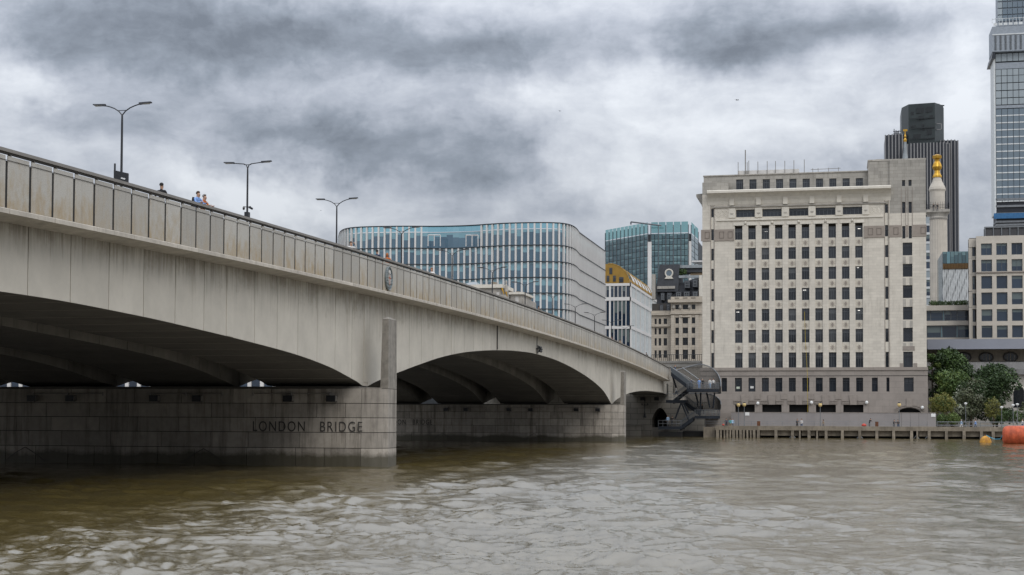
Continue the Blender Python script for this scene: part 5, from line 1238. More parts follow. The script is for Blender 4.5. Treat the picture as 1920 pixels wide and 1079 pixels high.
# ================================================================== QUAY
def quay():
    yb = YB
    q = MB().box(UX(1338, yb), 400, yb+3, 263, -3, 1.55).obj('quay_ground', 'paving'); tag(q, kind='structure')
    q = MB().box(-21.8, UX(1338, yb), 255.5, 262, -3, 1.55).obj('quay_ground', 'paving'); tag(q, kind='structure')
    j = empty('jetty', (0, yb, 0), 'long weathered jetty edge on timber piles along the far quay', 'jetty')
    xl = UX(1341, yb); xr = UX(2000, yb)
    xs = list(np.linspace(xl, xr, 15))
    for a, c in zip(xs[:-1], xs[1:]): MB().box(a+.01, c-.01, yb-.35, yb+3.2, 1.25, 1.95+random.uniform(-.02, .03)).obj('edge_beam', 'quay_concrete', j)
    piles = [1422, 1455, 1486, 1499.5, 1517, 1532, 1549, 1579.5, 1612, 1644, 1675.5, 1709, 1720, 1742, 1774.5, 1807.5, 1840, 1862, 1895, 1925, 1950]
    X = [UX(p, yb-.3, 812) for p in piles]
    for k, (p, x) in enumerate(zip(piles, X)):
        w_ = .16 if p in (1499.5, 1532, 1720) else .26; y0 = yb-.55 if w_ > .2 else yb-.3
        MB().hexa([(x-w_,y0,-2.5),(x+w_,y0,-2.5),(x+w_,y0+.5,-2.5),(x-w_,y0+.5,-2.5),(x-w_*.9,y0,1.3),(x+w_*.9,y0,1.3),(x+w_*.9,y0+.5,1.3),(x-w_*.9,y0+.5,1.3)]).obj('pile', 'timber', j)
    for a, c in zip(X[:-1], X[1:]):
        if c-a > 1: MB().box(a+.3, c-.3, yb+.35, yb+.6, .35, 1.24).obj('wall_panel', 'quay_concrete', j)
    for p in (1612, 1718, 1740, 1486):
        x = UX(p, yb, 815); q = MB(); q.tube((x, yb-.1, .5), (x+.7, yb-.1, -.3), .06).tube((x, yb-.1, .5), (x-.7, yb-.1, -.3), .06); q.obj('brace', 'grey_steel', j)
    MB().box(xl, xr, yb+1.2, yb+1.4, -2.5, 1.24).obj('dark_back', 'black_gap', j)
    for i in range(12):
        x = UX(1345+6.3*i, yb, 812)+random.uniform(-.1, .1); t = random.uniform(-.12, .12); w_ = random.uniform(.13, .24)
        MB().hexa([(x-w_+t,yb-.5,-2.5),(x+w_+t,yb-.5,-2.5),(x+w_+t,yb-.15,-2.5),(x-w_+t,yb-.15,-2.5),(x-w_,yb-.5,1.28),(x+w_,yb-.5,1.28),(x+w_,yb-.15,1.28),(x-w_,yb-.15,1.28)]).obj('pile', 'timber', j)
    x0 = UX(1320, yb+2, 812)
    MB().box(x0, xl-.02, yb+1, yb+6, -3, 1.72).obj('end_block', 'quay_concrete', j)
    for p in (1422.5, 1644):
        x = UX(p, yb, 800); MB().box(x-.26, x+.26, yb-.3, yb+.3, 1.97, 2.75).obj('mooring_post', 'rust', j)
    rail_x0, rail_x1 = UX(1757, yb+1, 795), UX(1990, yb+1, 795); q = MB()
    r = empty('river_railing', (rail_x0, yb+1, 1.95), 'grey railing along the quay in front of the trees', 'railing')
    for z in (2.0, 2.55): MB().tube((rail_x0, yb+1, z+.2), (rail_x1, yb+1, z+.2), .05, 5).obj('rail', 'grey_steel', r)
    for x in np.arange(rail_x0, rail_x1, 1.7): MB().box(x-.04, x+.04, yb+.96, yb+1.04, 1.9, 2.78).obj('post', 'grey_steel', r)
    r2 = empty('light_railing', (UX(1320, yb+1), yb+1, 1.95), 'thin grey railing along the jetty in front of the hoarding', 'railing')
    xa, xb = UX(1322, yb+1, 795), UX(1740, yb+1, 795)
    for z in (2.35, 2.72): MB().tube((xa, yb+1, z), (xb, yb+1, z), .018, 4).obj('rail', 'grey_steel', r2)
    for x in np.arange(xa, xb, 2.6): MB().tube((x, yb+1, 1.7), (x, yb+1, 2.72), .022, 4).obj('post', 'grey_steel', r2)
    # hoarding
    yh = 257.; zt = ZY(775, yh, 1560); hd = empty('site_hoarding', (0, yh, 1.55), 'plain grey site hoarding at the foot of the office block', 'hoarding')
    ps = [1371, 1381, 1404, 1415]+[1415+16.2*i for i in range(1, 22)]
    for i, (p, q_) in enumerate(zip(ps[:-1], ps[1:])):
        a, c = UX(p, yh, 785), UX(q_, yh, 785); MB().box(a+.015, c-.015, yh+random.uniform(0, .02), yh+.1, 1.55, zt).obj('panel', 'hoarding', hd)
    MB().box(UX(1370, yh, 785), UX(ps[-1], yh, 785), yh-.04, yh+.16, zt+.002, zt+.09).obj('capping', 'granite_brown', hd)
    for p, y_ in ((1401, 777), (1750, 779.5)):
        x, z = onY(p, y_, yh-.05); MB().box(x-.36, x+.36, yh-.05, yh-.012, z-.28, z+.28).obj('notice', 'white_paint', hd)
    lw = MB().box(UX(1322, 258), UX(1370.5, 258), 258, 258.4, 1.5, ZY(775, 258, 1340)); tag(lw.obj('quay_wall', 'adelaide_base'), 'low stone wall between the steel stairs and the hoarding', 'wall')
    # lamps of the quay
    def qlamp(px, base, top, globe, lab):
        Yl = 254.5; x, zt_ = onY(px, top, Yl); o = empty('quay_lamp', (x, Yl, 1.55), lab, 'lamp', 'lamps of the far quay')
        MB().lathe([(.09,1.55),(.08,2.2),(.055,2.4),(.05,zt_-.3)], x, Yl, 8).obj('post', 'grey_steel', o)
        if globe:
            MB().lathe([(.06,zt_-.3),(.26,zt_-.18),(.33,zt_+.05),(.26,zt_+.28),(.08,zt_+.38)], x, Yl, 12).obj('globe', 'lit_globe', o, True); MB().lathe([(.2,zt_+.3),(.28,zt_+.36),(.03,zt_+.5)], x, Yl, 10).obj('cap', 'dark_steel', o)
        else: MB().lathe([(.04,zt_-.3),(.24,zt_-.12),(.26,zt_+.05),(.05,zt_+.12)], x, Yl, 10).obj('disc_head', 'white_paint', o)
    for k, (p, t, lab) in enumerate(((1384.5, 760.5, 'globe lamp on the quay, left one of the close pair'), (1395.5, 760, 'globe lamp on the quay, right one of the close pair'), (1538, 760.5, 'single globe lamp before the middle of the hoarding'), (1686, 760.5, 'globe lamp in front of the dark archway of the office block'))): qlamp(p, 0, t, True, lab)
    for p, t, lab in ((1810.5, 757, 'slim grey lamp post standing before the silvery tree'), (1878, 764, 'shorter grey lamp post beside the church window'), (1899.5, 760, 'slim grey lamp post near the right edge by the red buoy'), (1907.5, 758.5, 'slim grey lamp post nearest the right edge')): qlamp(p, 0, t, False, lab)
    for p, lab in ((1356, 'small red float on the quay beside the steel stairs'), (1620, 'larger red float lying on the jetty edge')):
        x, z = onY(p, 797 if p < 1400 else 799, yb+.3); r_ = .22 if p < 1400 else .42
        o = MB().lathe([(.02,1.96),(r_*.8,1.99),(r_,2.1),(r_*.8,2.1+r_*.5),(.05,2.1+r_*.8)], x, yb+.5, 12).obj('red_float', 'red_paint', None, True); tag(o, lab, 'float')
quay()
# ---------------- steel stairs from the bridge down to the quay
def stairs():
    Y = 252.; P_ = lambda px, py, dy=0: (onY(px, py, Y+dy)[0], Y+dy, onY(px, py, Y+dy)[1])
    b = empty('steel_stairs', (-26, Y, 0), 'dark steel staircase with mesh screens winding from the bridge to the quay', 'stairs')
    def flight(pa, pb_, name='flight', w=2.2, dy=0., th=.55):
        a, c = P_(*pa, dy), P_(*pb_, dy)
        n_ = 12; q = MB()
        for i in range(n_):
            t0, t1 = i/n_, (i+1)/n_; xa, xb = a[0]+(c[0]-a[0])*t0, a[0]+(c[0]-a[0])*t1; z = a[2]+(c[2]-a[2])*t1 if c[2] < a[2] else a[2]+(c[2]-a[2])*t0
            q.box(min(xa, xb), max(xa, xb), Y+dy, Y+dy+w, z-.08, z)
        o = q.obj(name, 'dark_steel', b)
        for e in (0, w): MB().slab([(a[0], a[2]+.15), (c[0], c[2]+.15), (c[0], c[2]-th), (a[0], a[2]-th)], 'y', Y+dy+e-.06, Y+dy+e+.06).obj('stringer', 'dark_steel', o)
        MB().slab([(a[0], a[2]-th+.1), (c[0], c[2]-th+.1), (c[0], c[2]-th), (a[0], a[2]-th)], 'y', Y+dy+.07, Y+dy+w-.07).obj('soffit', 'dark_steel', o)
        q = MB()
        for hgt in (1.0,): 
            q.tube((a[0], Y+dy, a[2]+hgt), (c[0], Y+dy, c[2]+hgt), .05); q.tube((a[0], Y+dy+w, a[2]+hgt), (c[0], Y+dy+w, c[2]+hgt), .05)
        for t in np.linspace(0, 1, 16): x = a[0]+(c[0]-a[0])*t; z = a[2]+(c[2]-a[2])*t; q.tube((x, Y+dy, z), (x, Y+dy, z+1.0), .025, 4)
        q.obj('handrail', 'stair_rail', o); return o
    flight((1258, 700), (1296, 729), dy=0.); 
    flight((1289, 731), (1262, 752), dy=2.4)
    flight((1284, 754), (1312, 775), dy=4.6)
    flight((1300, 784), (1275, 802), dy=2.4)
    def landing(x0, x1, py, dy0, dy1, rnd=False, th=.5):
        a = P_(x0, py); c = P_(x1, py); z = a[2]
        if rnd:
            cx = a[0]; rr = c[0]-a[0]; cyy = Y+(dy0+dy1)/2; ry = (dy1-dy0)/2
            poly = [(cx, Y+dy1), (cx, Y+dy0)]+[(cx+rr*.45+rr*.55*math.cos(t), cyy+ry*math.sin(t)) for t in np.linspace(-math.pi/2, math.pi/2, 13)]
        else: poly = [(a[0], Y+dy0), (c[0], Y+dy0), (c[0], Y+dy1), (a[0], Y+dy1)]
        o = MB().prism(poly, z-th, z).obj('landing', 'dark_steel', b)
        if rnd:
            for hgt in (.3, .55, .8, 1.05): MB().path([(x, y, z+hgt) for x, y in poly[1:]], .035, 5).obj('rail', 'stair_rail', o)
            q = MB()
            for x, y in poly[1:]: q.tube((x, y, z), (x, y, z+1.05), .035, 4)
            for t in np.linspace(.1, .9, 5): q.tube((poly[1][0]+(poly[2][0]-poly[1][0])*t, Y+dy0, z), (poly[1][0]+(poly[2][0]-poly[1][0])*t, Y+dy0, z+1.05), .03, 4)
            q.obj('rail_post', 'grey_steel', o)
        else:
            q = MB()
            for hgt in (.5, 1.05): q.tube((a[0], Y+dy0, z+hgt), (c[0], Y+dy0, z+hgt), .035, 5)
            for t in np.linspace(0, 1, 6): q.tube((a[0]+(c[0]-a[0])*t, Y+dy0, z), (a[0]+(c[0]-a[0])*t, Y+dy0, z+1.05), .03, 4)
            q.obj('railing', 'grey_steel', o)
        return o, poly, z
    landing(1288, 1346, 730, -.2, 5.2, True); landing(1246, 1284, 750.5, 2.2, 7.2); landing(1300, 1346, 780.5, 2.2, 7.2, True); landing(1233, 1276, 800.5, 1.0, 7.)
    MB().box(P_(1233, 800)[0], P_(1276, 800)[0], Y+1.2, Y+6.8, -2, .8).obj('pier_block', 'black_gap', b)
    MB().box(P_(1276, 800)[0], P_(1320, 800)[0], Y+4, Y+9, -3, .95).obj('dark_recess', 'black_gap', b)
    # raking struts
    for (p, q) in (((1277, 757), (1266, 786)), ((1278, 757), (1292, 790)), ((1282, 757), (1291, 776)), ((1304, 737), (1309, 757)), ((1325, 737), (1331, 765)), ((1340, 737), (1337, 766)), ((1261, 706), (1268, 728)), ((1314, 737), (1313, 775))):
        MB().tube(P_(*p, 2.5), P_(*q, 2.5), .16, 6).obj('strut', 'dark_steel', b)
    # curved mesh screens
    def screen(cx, cy, rx, ry, zlo, ztop, a0, a1, nm):
        q = MB(); n_ = 64; pts = []
        for i in range(n_+1):
            t = a0+(a1-a0)*i/n_; x, y = cx+rx*math.cos(t), cy+ry*math.sin(t); pts.append((x, y, zlo(t), ztop(t)))
        for (x, y, lo, hi) in pts: q.tube((x, y, lo), (x, y, hi), .036, 3)
        for (x, y, lo, hi), (x2, y2, lo2, hi2) in zip(pts[:-1], pts[1:]):
            for k in range(28):
                f = k/27; q.tube((x, y, lo+(hi-lo)*f), (x2, y2, lo2+(hi2-lo2)*f), .030, 3)
        o = tag(q.obj(nm, 'dark_mesh', b), kind='stuff')
        MB().path([(x, y, hi) for x, y, lo, hi in pts], .08, 5).obj('screen_edge', 'grey_steel', b); MB().path([(x, y, lo) for x, y, lo, hi in pts], .06, 5).obj('screen_edge', 'grey_steel', b)
    xr = P_(1349, 725)[0]; cx = P_(1302, 725)[0]; rx = xr-cx; z0 = P_(1310, 738)[2]; ztop = P_(1302, 682, 3)[2]
    screen(cx, Y+3, rx, 4.2, lambda t: z0, lambda t: z0+1.2+(ztop-z0-1.2)*math.sin(min(max(t, 0), math.pi*.5))*(1-.35*max(0, (t-math.pi*.5)/(math.pi*.4))), .0, math.pi*.92, 'mesh_screen')
    z1 = P_(1310, 770)[2]
    screen(cx+.6, Y+3, rx-.6, 4.0, lambda t: z1+.3*(1-math.sin(min(t, 1.57))), lambda t: z1+1.0+(z0-z1-.9)*math.sin(min(max(t, 0), math.pi*.5)), .0, math.pi*.75, 'mesh_screen')
    # glazed side of the top flight
    MB().slab([(P_(1256, 688)[0], P_(1256, 688)[2]), (P_(1300, 722)[0], P_(1300, 722)[2]), (P_(1300, 729)[0], P_(1300, 729)[2]), (P_(1260, 702)[0], P_(1260, 702)[2])], 'y', Y-.02, Y+.02).obj('mesh_side', 'stair_mesh', b)
    MB().tube(P_(1256, 688), P_(1303, 717), .06).obj('top_rail', 'grey_steel', b); MB().tube(P_(1279, 690, 2.2), P_(1310, 712, 2.2), .08).obj('top_rail', 'grey_steel', b)
P('dark_mesh', (.085, .08, .072), .7); P('stair_mesh', (.07, .08, .09), .6); P('stair_rail', (.11, .12, .13), .5)
stairs()
# ---------------- floats on the river
def floats():
    Yb_ = 205.; X, _ = onY(1880, 828, Yb_); zt = onY(1905, 799, Yb_)[1]; zb = -.35; r_ = (zt-zb)/2; zc = (zt+zb)/2
    b = empty('mooring_tank', (X+2, Yb_, 0), 'big orange cylindrical mooring float cut by the right edge', 'float')
    L_ = 9.0; prof = [(0,.02),(.02,.55),(.12,.78),(.35,.93),(.75,1.),(L_-.75,1.),(L_-.35,.93),(L_-.1,.75),(L_,.02)]
    n_ = 24; vs = []
    for (x, k) in prof:
        for i in range(n_):
            a = 2*math.pi*i/n_; vs.append((X+x, Yb_+r_*k*math.cos(a)*1.0, zc+r_*k*math.sin(a)))
    fs = [(k*n_+i, (k+1)*n_+i, (k+1)*n_+(i+1)%n_, k*n_+(i+1)%n_) for k in range(len(prof)-1) for i in range(n_)]
    MB().add(vs, fs).obj('drum', 'orange_float', b, True)
    for x in (1.6, 4.5): MB().path([(X+x, Yb_+(r_+.01)*math.cos(a), zc+(r_+.01)*math.sin(a)) for a in np.linspace(0, 2*math.pi, 25)], .03, 4).obj('seam', 'orange_float', b)
    X2, z2 = onY(1848, 817.5, 208); r2 = .80
    y = empty('river_buoy', (X2, 208, 0), 'small rusty yellow mooring buoy tied to the orange float by a blue rope', 'buoy')
    MB().lathe([(r2*.85,-.5),(r2,-.2),(r2*.98,.15),(r2*.85,.5),(r2*.6,.78),(r2*.25,.93),(.02,.96)], X2, 208, 20).obj('body', 'yellow_float', y, True)
    MB().lathe([(r2*1.01,-.4),(r2*1.02,-.02),(r2*1.01,.03)], X2, 208, 20).obj('waterline_band', 'rust', y)
    MB().path([(X2+.12*math.cos(t), 208, 1.0+.12*math.sin(t)) for t in np.linspace(0, 2*math.pi, 10)], .03, 5).obj('ring', 'rust', y)
    rp = [(X2+.1, 208, 1.02), (X2+.5, 207.4, .75), (X2+1.1, 206.7, .50), (X2+1.7, 206, .55), (X+.15, Yb_, zc+.35)]
    tag(MB().path(rp, .05, 6).obj('blue_rope', 'blue_rope'), 'blue rope sagging between the yellow buoy and the orange float', 'rope')
floats()
# ---------------- birds
def bird(px, py, D, span, lab):
    d = ray(px, py)*D; x, y, z = d.x, d.y, CAM_H+d.z; s = span/2
    b = empty('bird', (x, y, z), lab, 'bird', 'birds flying in the sky')
    n_ = 8; prof = [(-.45,.02),(-.3,.07),(-.05,.10),(.15,.09),(.28,.06),(.36,.07),(.42,.05),(.5,.01)]; vs = []
    for t, r_ in prof:
        for i in range(n_): a = 2*math.pi*i/n_; vs.append((x+t*s*1.1, y+r_*s*math.cos(a)*1.3, z+r_*s*math.sin(a)*1.3))
    MB().add(vs, [(k*n_+i, (k+1)*n_+i, (k+1)*n_+(i+1)%n_, k*n_+(i+1)%n_) for k in range(len(prof)-1) for i in range(n_)]).obj('body', 'cl_black', b, True)
    for sg in (-1, 1):
        w_ = [(.15,0,0),(-.12,0,0),(-.10,.45,.20),(.16,.45,.22),(-.22,1.0,.02),(-.08,1.0,.04)]
        rot = lambda a: (x+s*(a[0]+sg*a[1]*.75), y+s*sg*a[1]*.55, z+s*a[2])
        v1 = [rot(a) for a in w_]; v2 = [(p[0], p[1], p[2]+.02*s) for p in v1]
        MB().add(v1+v2, [(0,1,2,3),(3,2,4,5),(6,9,8,7),(9,11,10,8),(0,3,9,6),(3,5,11,9),(5,4,10,11),(4,2,8,10),(2,1,7,8),(1,0,6,7)]).obj('wing', 'cl_black', b)
bird(1382, 188.5, 160, .62, 'bird in the right half of the sky'); bird(1049.5, 209, 170, .42, 'bird in the middle of the sky'); bird(601.5, 395.5, 120, .18, 'tiny bird low beside the third street lamp')
# ================================================================== TREES
P('leaf_dark', (.030, .055, .016), .6, var=.3, scale=.9); P('leaf_mid', (.055, .095, .022), .6, var=.3, scale=.9); P('leaf_light', (.10, .14, .03), .6, var=.4, scale=1.5); P('leaf_olive', (.15, .145, .028), .6, var=.35, scale=1.5); P('leaf_silver', (.30, .32, .24), .6, var=.3, scale=2.); P('leaf_grey', (.08, .09, .045), .6, var=.4, scale=2.)
def leafmesh(cl, mats, n, size, seed, name, parent, droop=0.):
    rs = np.random.RandomState(seed); V = []; Fc = []; M_ = []
    wts = np.array([c[3]*c[4]*c[5] for c in cl])**.75; wts /= wts.sum()
    idx = rs.choice(len(cl), n, p=wts)
    for i in idx:
        cx, cy, cz, rx, ry, rz, mi = cl[i]
        u = rs.normal(size=3); u /= np.linalg.norm(u); r_ = rs.uniform(.45, 1.06)**.6*(1+.12*math.sin(u[0]*9+u[2]*7+i))
        p = np.array([cx+u[0]*rx*r_, cy+u[1]*ry*r_, cz+u[2]*rz*r_])
        a = rs.normal(size=3); a /= np.linalg.norm(a); b_ = np.cross(a, u+rs.normal(size=3)*.6); b_ /= np.linalg.norm(b_)+1e-9
        s = size*rs.uniform(.6, 1.4); k = len(V)
        V += [tuple(p-a*s), tuple(p+b_*s*.5), tuple(p+a*s), tuple(p-b_*s*.5)]; Fc.append((k, k+1, k+2, k+3))
        M_.append(mi if rs.rand() < .8 else rs.randint(len(mats)))
    mb = MB(); mb.v = V; mb.f = Fc; mb.m = M_
    return mb.obj(name, mats, parent)
def tree(px, pyt, pyb, w, Y, mats, n, size, lab, kind='tree', seed=1, clumps=14, trunk=True, ball=False, ground=1.55):
    x, zt = onY(px, pyt, Y); zb = onY(px, pyb, Y)[1]; hw = w*Y/F/2; h = zt-zb
    rs = random.Random(seed); b = empty(kind if kind != 'bush' else 'bush', (x, Y, ground), lab, 'tree' if kind == 'tree' else 'bush')
    cl = []
    if ball: cl = [(x, Y, (zt+zb)/2, hw, hw*.9, h/2, 0), (x, Y, (zt+zb)/2, hw*.7, hw*.7, h*.38, 1)]
    else:
        for i in range(clumps):
            t = rs.uniform(0, 1)**.8; zz = zb+h*(.12+.80*t); wid = hw*(1-.55*max(0, (t-.45)/.55))*(.75+.25*min(1, t/.25)); a = rs.uniform(0, 2*math.pi); rr = wid*rs.uniform(.25, .8); s = hw*rs.uniform(.26, .46)
            cl.append((x+rr*math.cos(a), Y+rr*math.sin(a)*.8, zz, s*1.15, s, s*rs.uniform(.7, 1.0), rs.randrange(len(mats))))
        cl.append((x+hw*.1, Y, zt-h*.1, hw*.22, hw*.22, h*.1, 0))
    leafmesh(cl, mats, n, size, seed, 'crown', b)
    if trunk:
        q = MB(); top = zb+h*.55; p = [(x, Y, ground-.1), (x+.1, Y, ground+(top-ground)*.4), (x-.05, Y+.1, ground+(top-ground)*.7), (x, Y, top)]
        q.path(p, .22 if not ball else .12, 7, r1=.08)
        for i in range(7):
            a = rs.uniform(0, 6.28); z = zb+h*rs.uniform(.05, .4); q.tube((x, Y, z), (x+hw*.6*math.cos(a), Y+hw*.5*math.sin(a), z+h*rs.uniform(.15, .35)), .07, 5, .02)
        q.obj('trunk', 'bark', b)
    return b
tree(1783, 654, 790, 92, 276, ['leaf_dark', 'leaf_mid'], 13500, .23, 'tall dark green tree against the church wall', seed=3, clumps=22)
tree(1748, 664, 700, 26, 275, ['leaf_light', 'leaf_mid'], 900, .18, 'yellow green tree top beside the corner of the pale office block', seed=4, clumps=7)
tree(1786, 694, 775, 84, 271, ['leaf_mid', 'leaf_light'], 12000, .23, 'mid green bushy tree in front of the tall dark tree', seed=5, clumps=20)
tree(1868, 682, 796, 100, 270, ['leaf_dark', 'leaf_dark', 'leaf_mid'], 15000, .23, 'dark green spreading tree before the church oval windows', seed=6, clumps=24)
tree(1820, 716, 793, 74, 265, ['leaf_silver', 'leaf_grey', 'leaf_dark'], 8500, .18, 'silvery leaved tree full of pale leaves behind the lamp post', seed=7, clumps=22)
tree(1767.5, 738.5, 778, 48, 262, ['leaf_olive', 'leaf_mid'], 4500, .13, 'round clipped olive yellow tree beside the hoarding end', seed=8, ball=True)
tree(1862, 747, 785, 30, 262, ['leaf_olive', 'leaf_grey'], 2200, .12, 'smaller round clipped olive tree before the dark spreading tree', seed=9, ball=True)
tree(1766, 776, 797, 22, 259, ['leaf_mid', 'leaf_light'], 900, .13, 'bright green bush at the end of the hoarding', 'bush', seed=10, ball=True, trunk=False)
tree(1787, 774, 797, 28, 259, ['leaf_light', 'leaf_mid'], 1300, .13, 'bright green bush next to the silvery tree', 'bush', seed=11, ball=True, trunk=False)
tree(1917, 755, 785, 18, 262, ['leaf_grey', 'leaf_dark'], 700, .12, 'grey green shrub cut by the right edge', 'bush', seed=12, clumps=6, trunk=False)
def hedge(px0, px1, py0, py1, Y, d, mats, n, size, seed, lab):
    xa, z1 = onY(px0, py0, Y); xb, z0 = onY(px1, py1, Y); k = max(3, int((xb-xa)/1.2)); w_ = (xb-xa)/k
    cl = [(xa+w_*(i+.5), Y+d/2, (z0+z1)/2+random.uniform(-.1, .1), w_*.75, d/2, (z1-z0)*.55, i % len(mats)) for i in range(k)]
    b = empty('hedge', ((xa+xb)/2, Y, z0), lab, 'hedge'); leafmesh(cl, mats, n, size, seed, 'foliage', b)
    q = MB(); [q.tube((xa+w_*(i+.5), Y+d/2, z0-.2), (xa+w_*(i+.5), Y+d/2, (z0+z1)/2), .05, 5) for i in range(k)]; tag(q.obj('stems', 'bark', b), kind='stuff')
hedge(1745, 1816, 565, 574, 306.6, 1.6, ['leaf_mid', 'leaf_dark'], 2600, .13, 21, 'clipped hedge on the roof of the low glazed wing')
hedge(1858, 1960, 772, 795, 264, 1.5, ['leaf_dark', 'leaf_mid'], 3500, .14, 22, 'dark hedge behind the quay railing on the right')
hedge(1271, 1286, 505, 516, 384, 1.2, ['leaf_mid', 'leaf_dark'], 700, .15, 23, 'small planting on the dark roof terrace of the classical block')
# ================================================================== PEOPLE
def body_mesh(pose):
    """one continuous skinned figure, 1.75 m, facing -y; material slots 0 skin 1 top 2 trousers 3 shoes"""
    lean = pose.get('lean', 0.); J = {}
    J['pelvis'] = (0, 0, .95); J['waist'] = (0, -.06*lean, 1.10); J['chest'] = (0, -.28*lean, 1.33-.05*lean); J['neck'] = (0, -.40*lean, 1.49-.10*lean)
    J['jaw'] = (0, -.46*lean-.015, 1.57-.13*lean); J['head'] = (0, -.50*lean-.005, 1.655-.15*lean); J['crown'] = (0, -.52*lean+.01, 1.715-.16*lean)
    J['nose'] = (0, -.52*lean-.105, 1.61-.15*lean)
    st = pose.get('stride', .0)
    for s, n in ((-1, 'l'), (1, 'r')):
        f = st*s
        J['hip'+n] = (.095*s, 0, .90); J['knee'+n] = (.105*s, -.22*f-.02, .50); J['ank'+n] = (.105*s, -.30*f+.09*abs(f)+.02, .09+.05*max(0, -f)); J['toe'+n] = (.12*s, J['ank'+n][1]-.17, .045+.02*max(0, -f))
        sh = (.185*s, -.34*lean, 1.42-.09*lean); J['sh'+n] = sh
        arm = pose.get('arm'+n, pose.get('arm', 'down'))
        if arm == 'down': el = (.255*s, sh[1]+.03+.10*f, sh[2]-.29); wr = (.265*s, el[1]-.08+.08*f, el[2]-.24); ha = (.26*s, wr[1]-.03, wr[2]-.10)
        elif arm == 'rail': el = (.27*s, sh[1]-.16, sh[2]-.24); wr = (.20*s, el[1]-.22, el[2]+.02); ha = (.14*s, wr[1]-.09, wr[2]+.0)
        elif arm == 'face': el = (.33*s, sh[1]-.16, sh[2]-.10); wr = (.16*s, el[1]-.12, el[2]+.24); ha = (.09*s, wr[1]-.02, wr[2]+.09)
        else: el = (.25*s, sh[1]+.02, sh[2]-.28); wr = (.17*s, el[1]-.22, el[2]+.02); ha = (.10*s, wr[1]-.09, wr[2]+.02)
        J['el'+n], J['wr'+n], J['ha'+n] = el, wr, ha; d = (Vector(ha)-Vector(wr)).normalized()
        J['fi'+n] = tuple(Vector(ha)+d*.07); J['th'+n] = tuple(Vector(ha)+Vector((-.05*s, -.02, .0)))
    E = [('pelvis','waist'),('waist','chest'),('chest','neck'),('neck','jaw'),('jaw','head'),('head','crown'),('jaw','nose')]
    for n in 'lr': E += [('pelvis','hip'+n),('hip'+n,'knee'+n),('knee'+n,'ank'+n),('ank'+n,'toe'+n),('chest','sh'+n),('sh'+n,'el'+n),('el'+n,'wr'+n),('wr'+n,'ha'+n),('ha'+n,'fi'+n),('ha'+n,'th'+n)]
    rad = dict(pelvis=(.155,.115), waist=(.14,.10), chest=(.165,.115), neck=(.055,.055), jaw=(.062,.07), head=(.082,.098), crown=(.055,.068), nose=(.014,.014))
    for n in 'lr': rad.update({'hip'+n:(.092,.092),'knee'+n:(.062,.062),'ank'+n:(.042,.042),'toe'+n:(.04,.03),'sh'+n:(.062,.062),'el'+n:(.044,.044),'wr'+n:(.031,.031),'ha'+n:(.036,.022),'fi'+n:(.022,.014),'th'+n:(.012,.012)})
    K = list(J); me = bpy.data.meshes.new('body'); me.from_pydata([J[k] for k in K], [(K.index(a), K.index(b)) for a, b in E], [])
    o = bpy.data.objects.new('body_source', me); C.objects.link(o); o.modifiers.new('skin', 'SKIN'); sub = o.modifiers.new('sub', 'SUBSURF'); sub.levels = 1; sub.render_levels = 1
    sv = me.skin_vertices[0].data
    for i, k in enumerate(K): sv[i].radius = rad[k]; sv[i].use_root = (k == 'pelvis')
    dg = bpy.context.evaluated_depsgraph_get(); dg.update(); out = bpy.data.meshes.new_from_object(o.evaluated_get(dg)); bpy.data.objects.remove(o)
    segs = [(Vector(J[a]), Vector(J[b]), a, b) for a, b in E]
    def reg(a, b):
        s = a+b
        if 'jaw' in s or 'crown' in s or a[:2] == 'ha' or b[:2] == 'ha': return 0
        if 'toe' in s: return 3
        if 'knee' in s or 'hip' in s: return 2
        return 1
    out.materials.clear()
    for q in ('skin', 'cl_navy', 'cl_denim', 'cl_black'): out.materials.append(MATS[q])
    for p in out.polygons:
        c = p.center; best = None
        for a, b, na, nb in segs:
            ab_ = b-a; t = max(0, min(1, (c-a).dot(ab_)/ab_.length_squared)); d = (c-(a+ab_*t)).length
            if best is None or d < best[0]: best = (d, reg(na, nb))
        p.material_index = best[1]; p.use_smooth = True
    out.name = 'body'; return out, J
POSES = {k: body_mesh(v) for k, v in dict(stand=dict(), walk=dict(stride=1.), lean=dict(lean=.55, arm='rail'), look=dict(lean=.15, arml='rail', armr='face'), rail=dict(lean=.25, arm='rail'), phone=dict(arm='front')).items()}
def hair_mesh(J, style):
    h = Vector(J['head']); q = MB(); n_ = 14; vs = []; rings = 6
    full = style != 'short'
    for r_ in range(rings+1):
        t = r_/rings*(math.pi*.62 if not full else math.pi*.74)
        for i in range(n_):
            a = 2*math.pi*i/n_; back = .5-.5*math.sin(a+math.pi)*-1
            tt = t*(1. if math.sin(a) > -.3 else .55)
            vs.append((h.x+.098*math.sin(tt)*math.cos(a), h.y+.012+.112*math.sin(tt)*math.sin(a), h.z+.035+.105*math.cos(tt)-(0.10*(r_/rings)**2 if style == 'long' and math.sin(a) > -.2 else 0)))
    q.add(vs, [(k*n_+i, (k+1)*n_+i, (k+1)*n_+(i+1)%n_, k*n_+(i+1)%n_) for k in range(rings) for i in range(n_)]); return q
CNT = 0
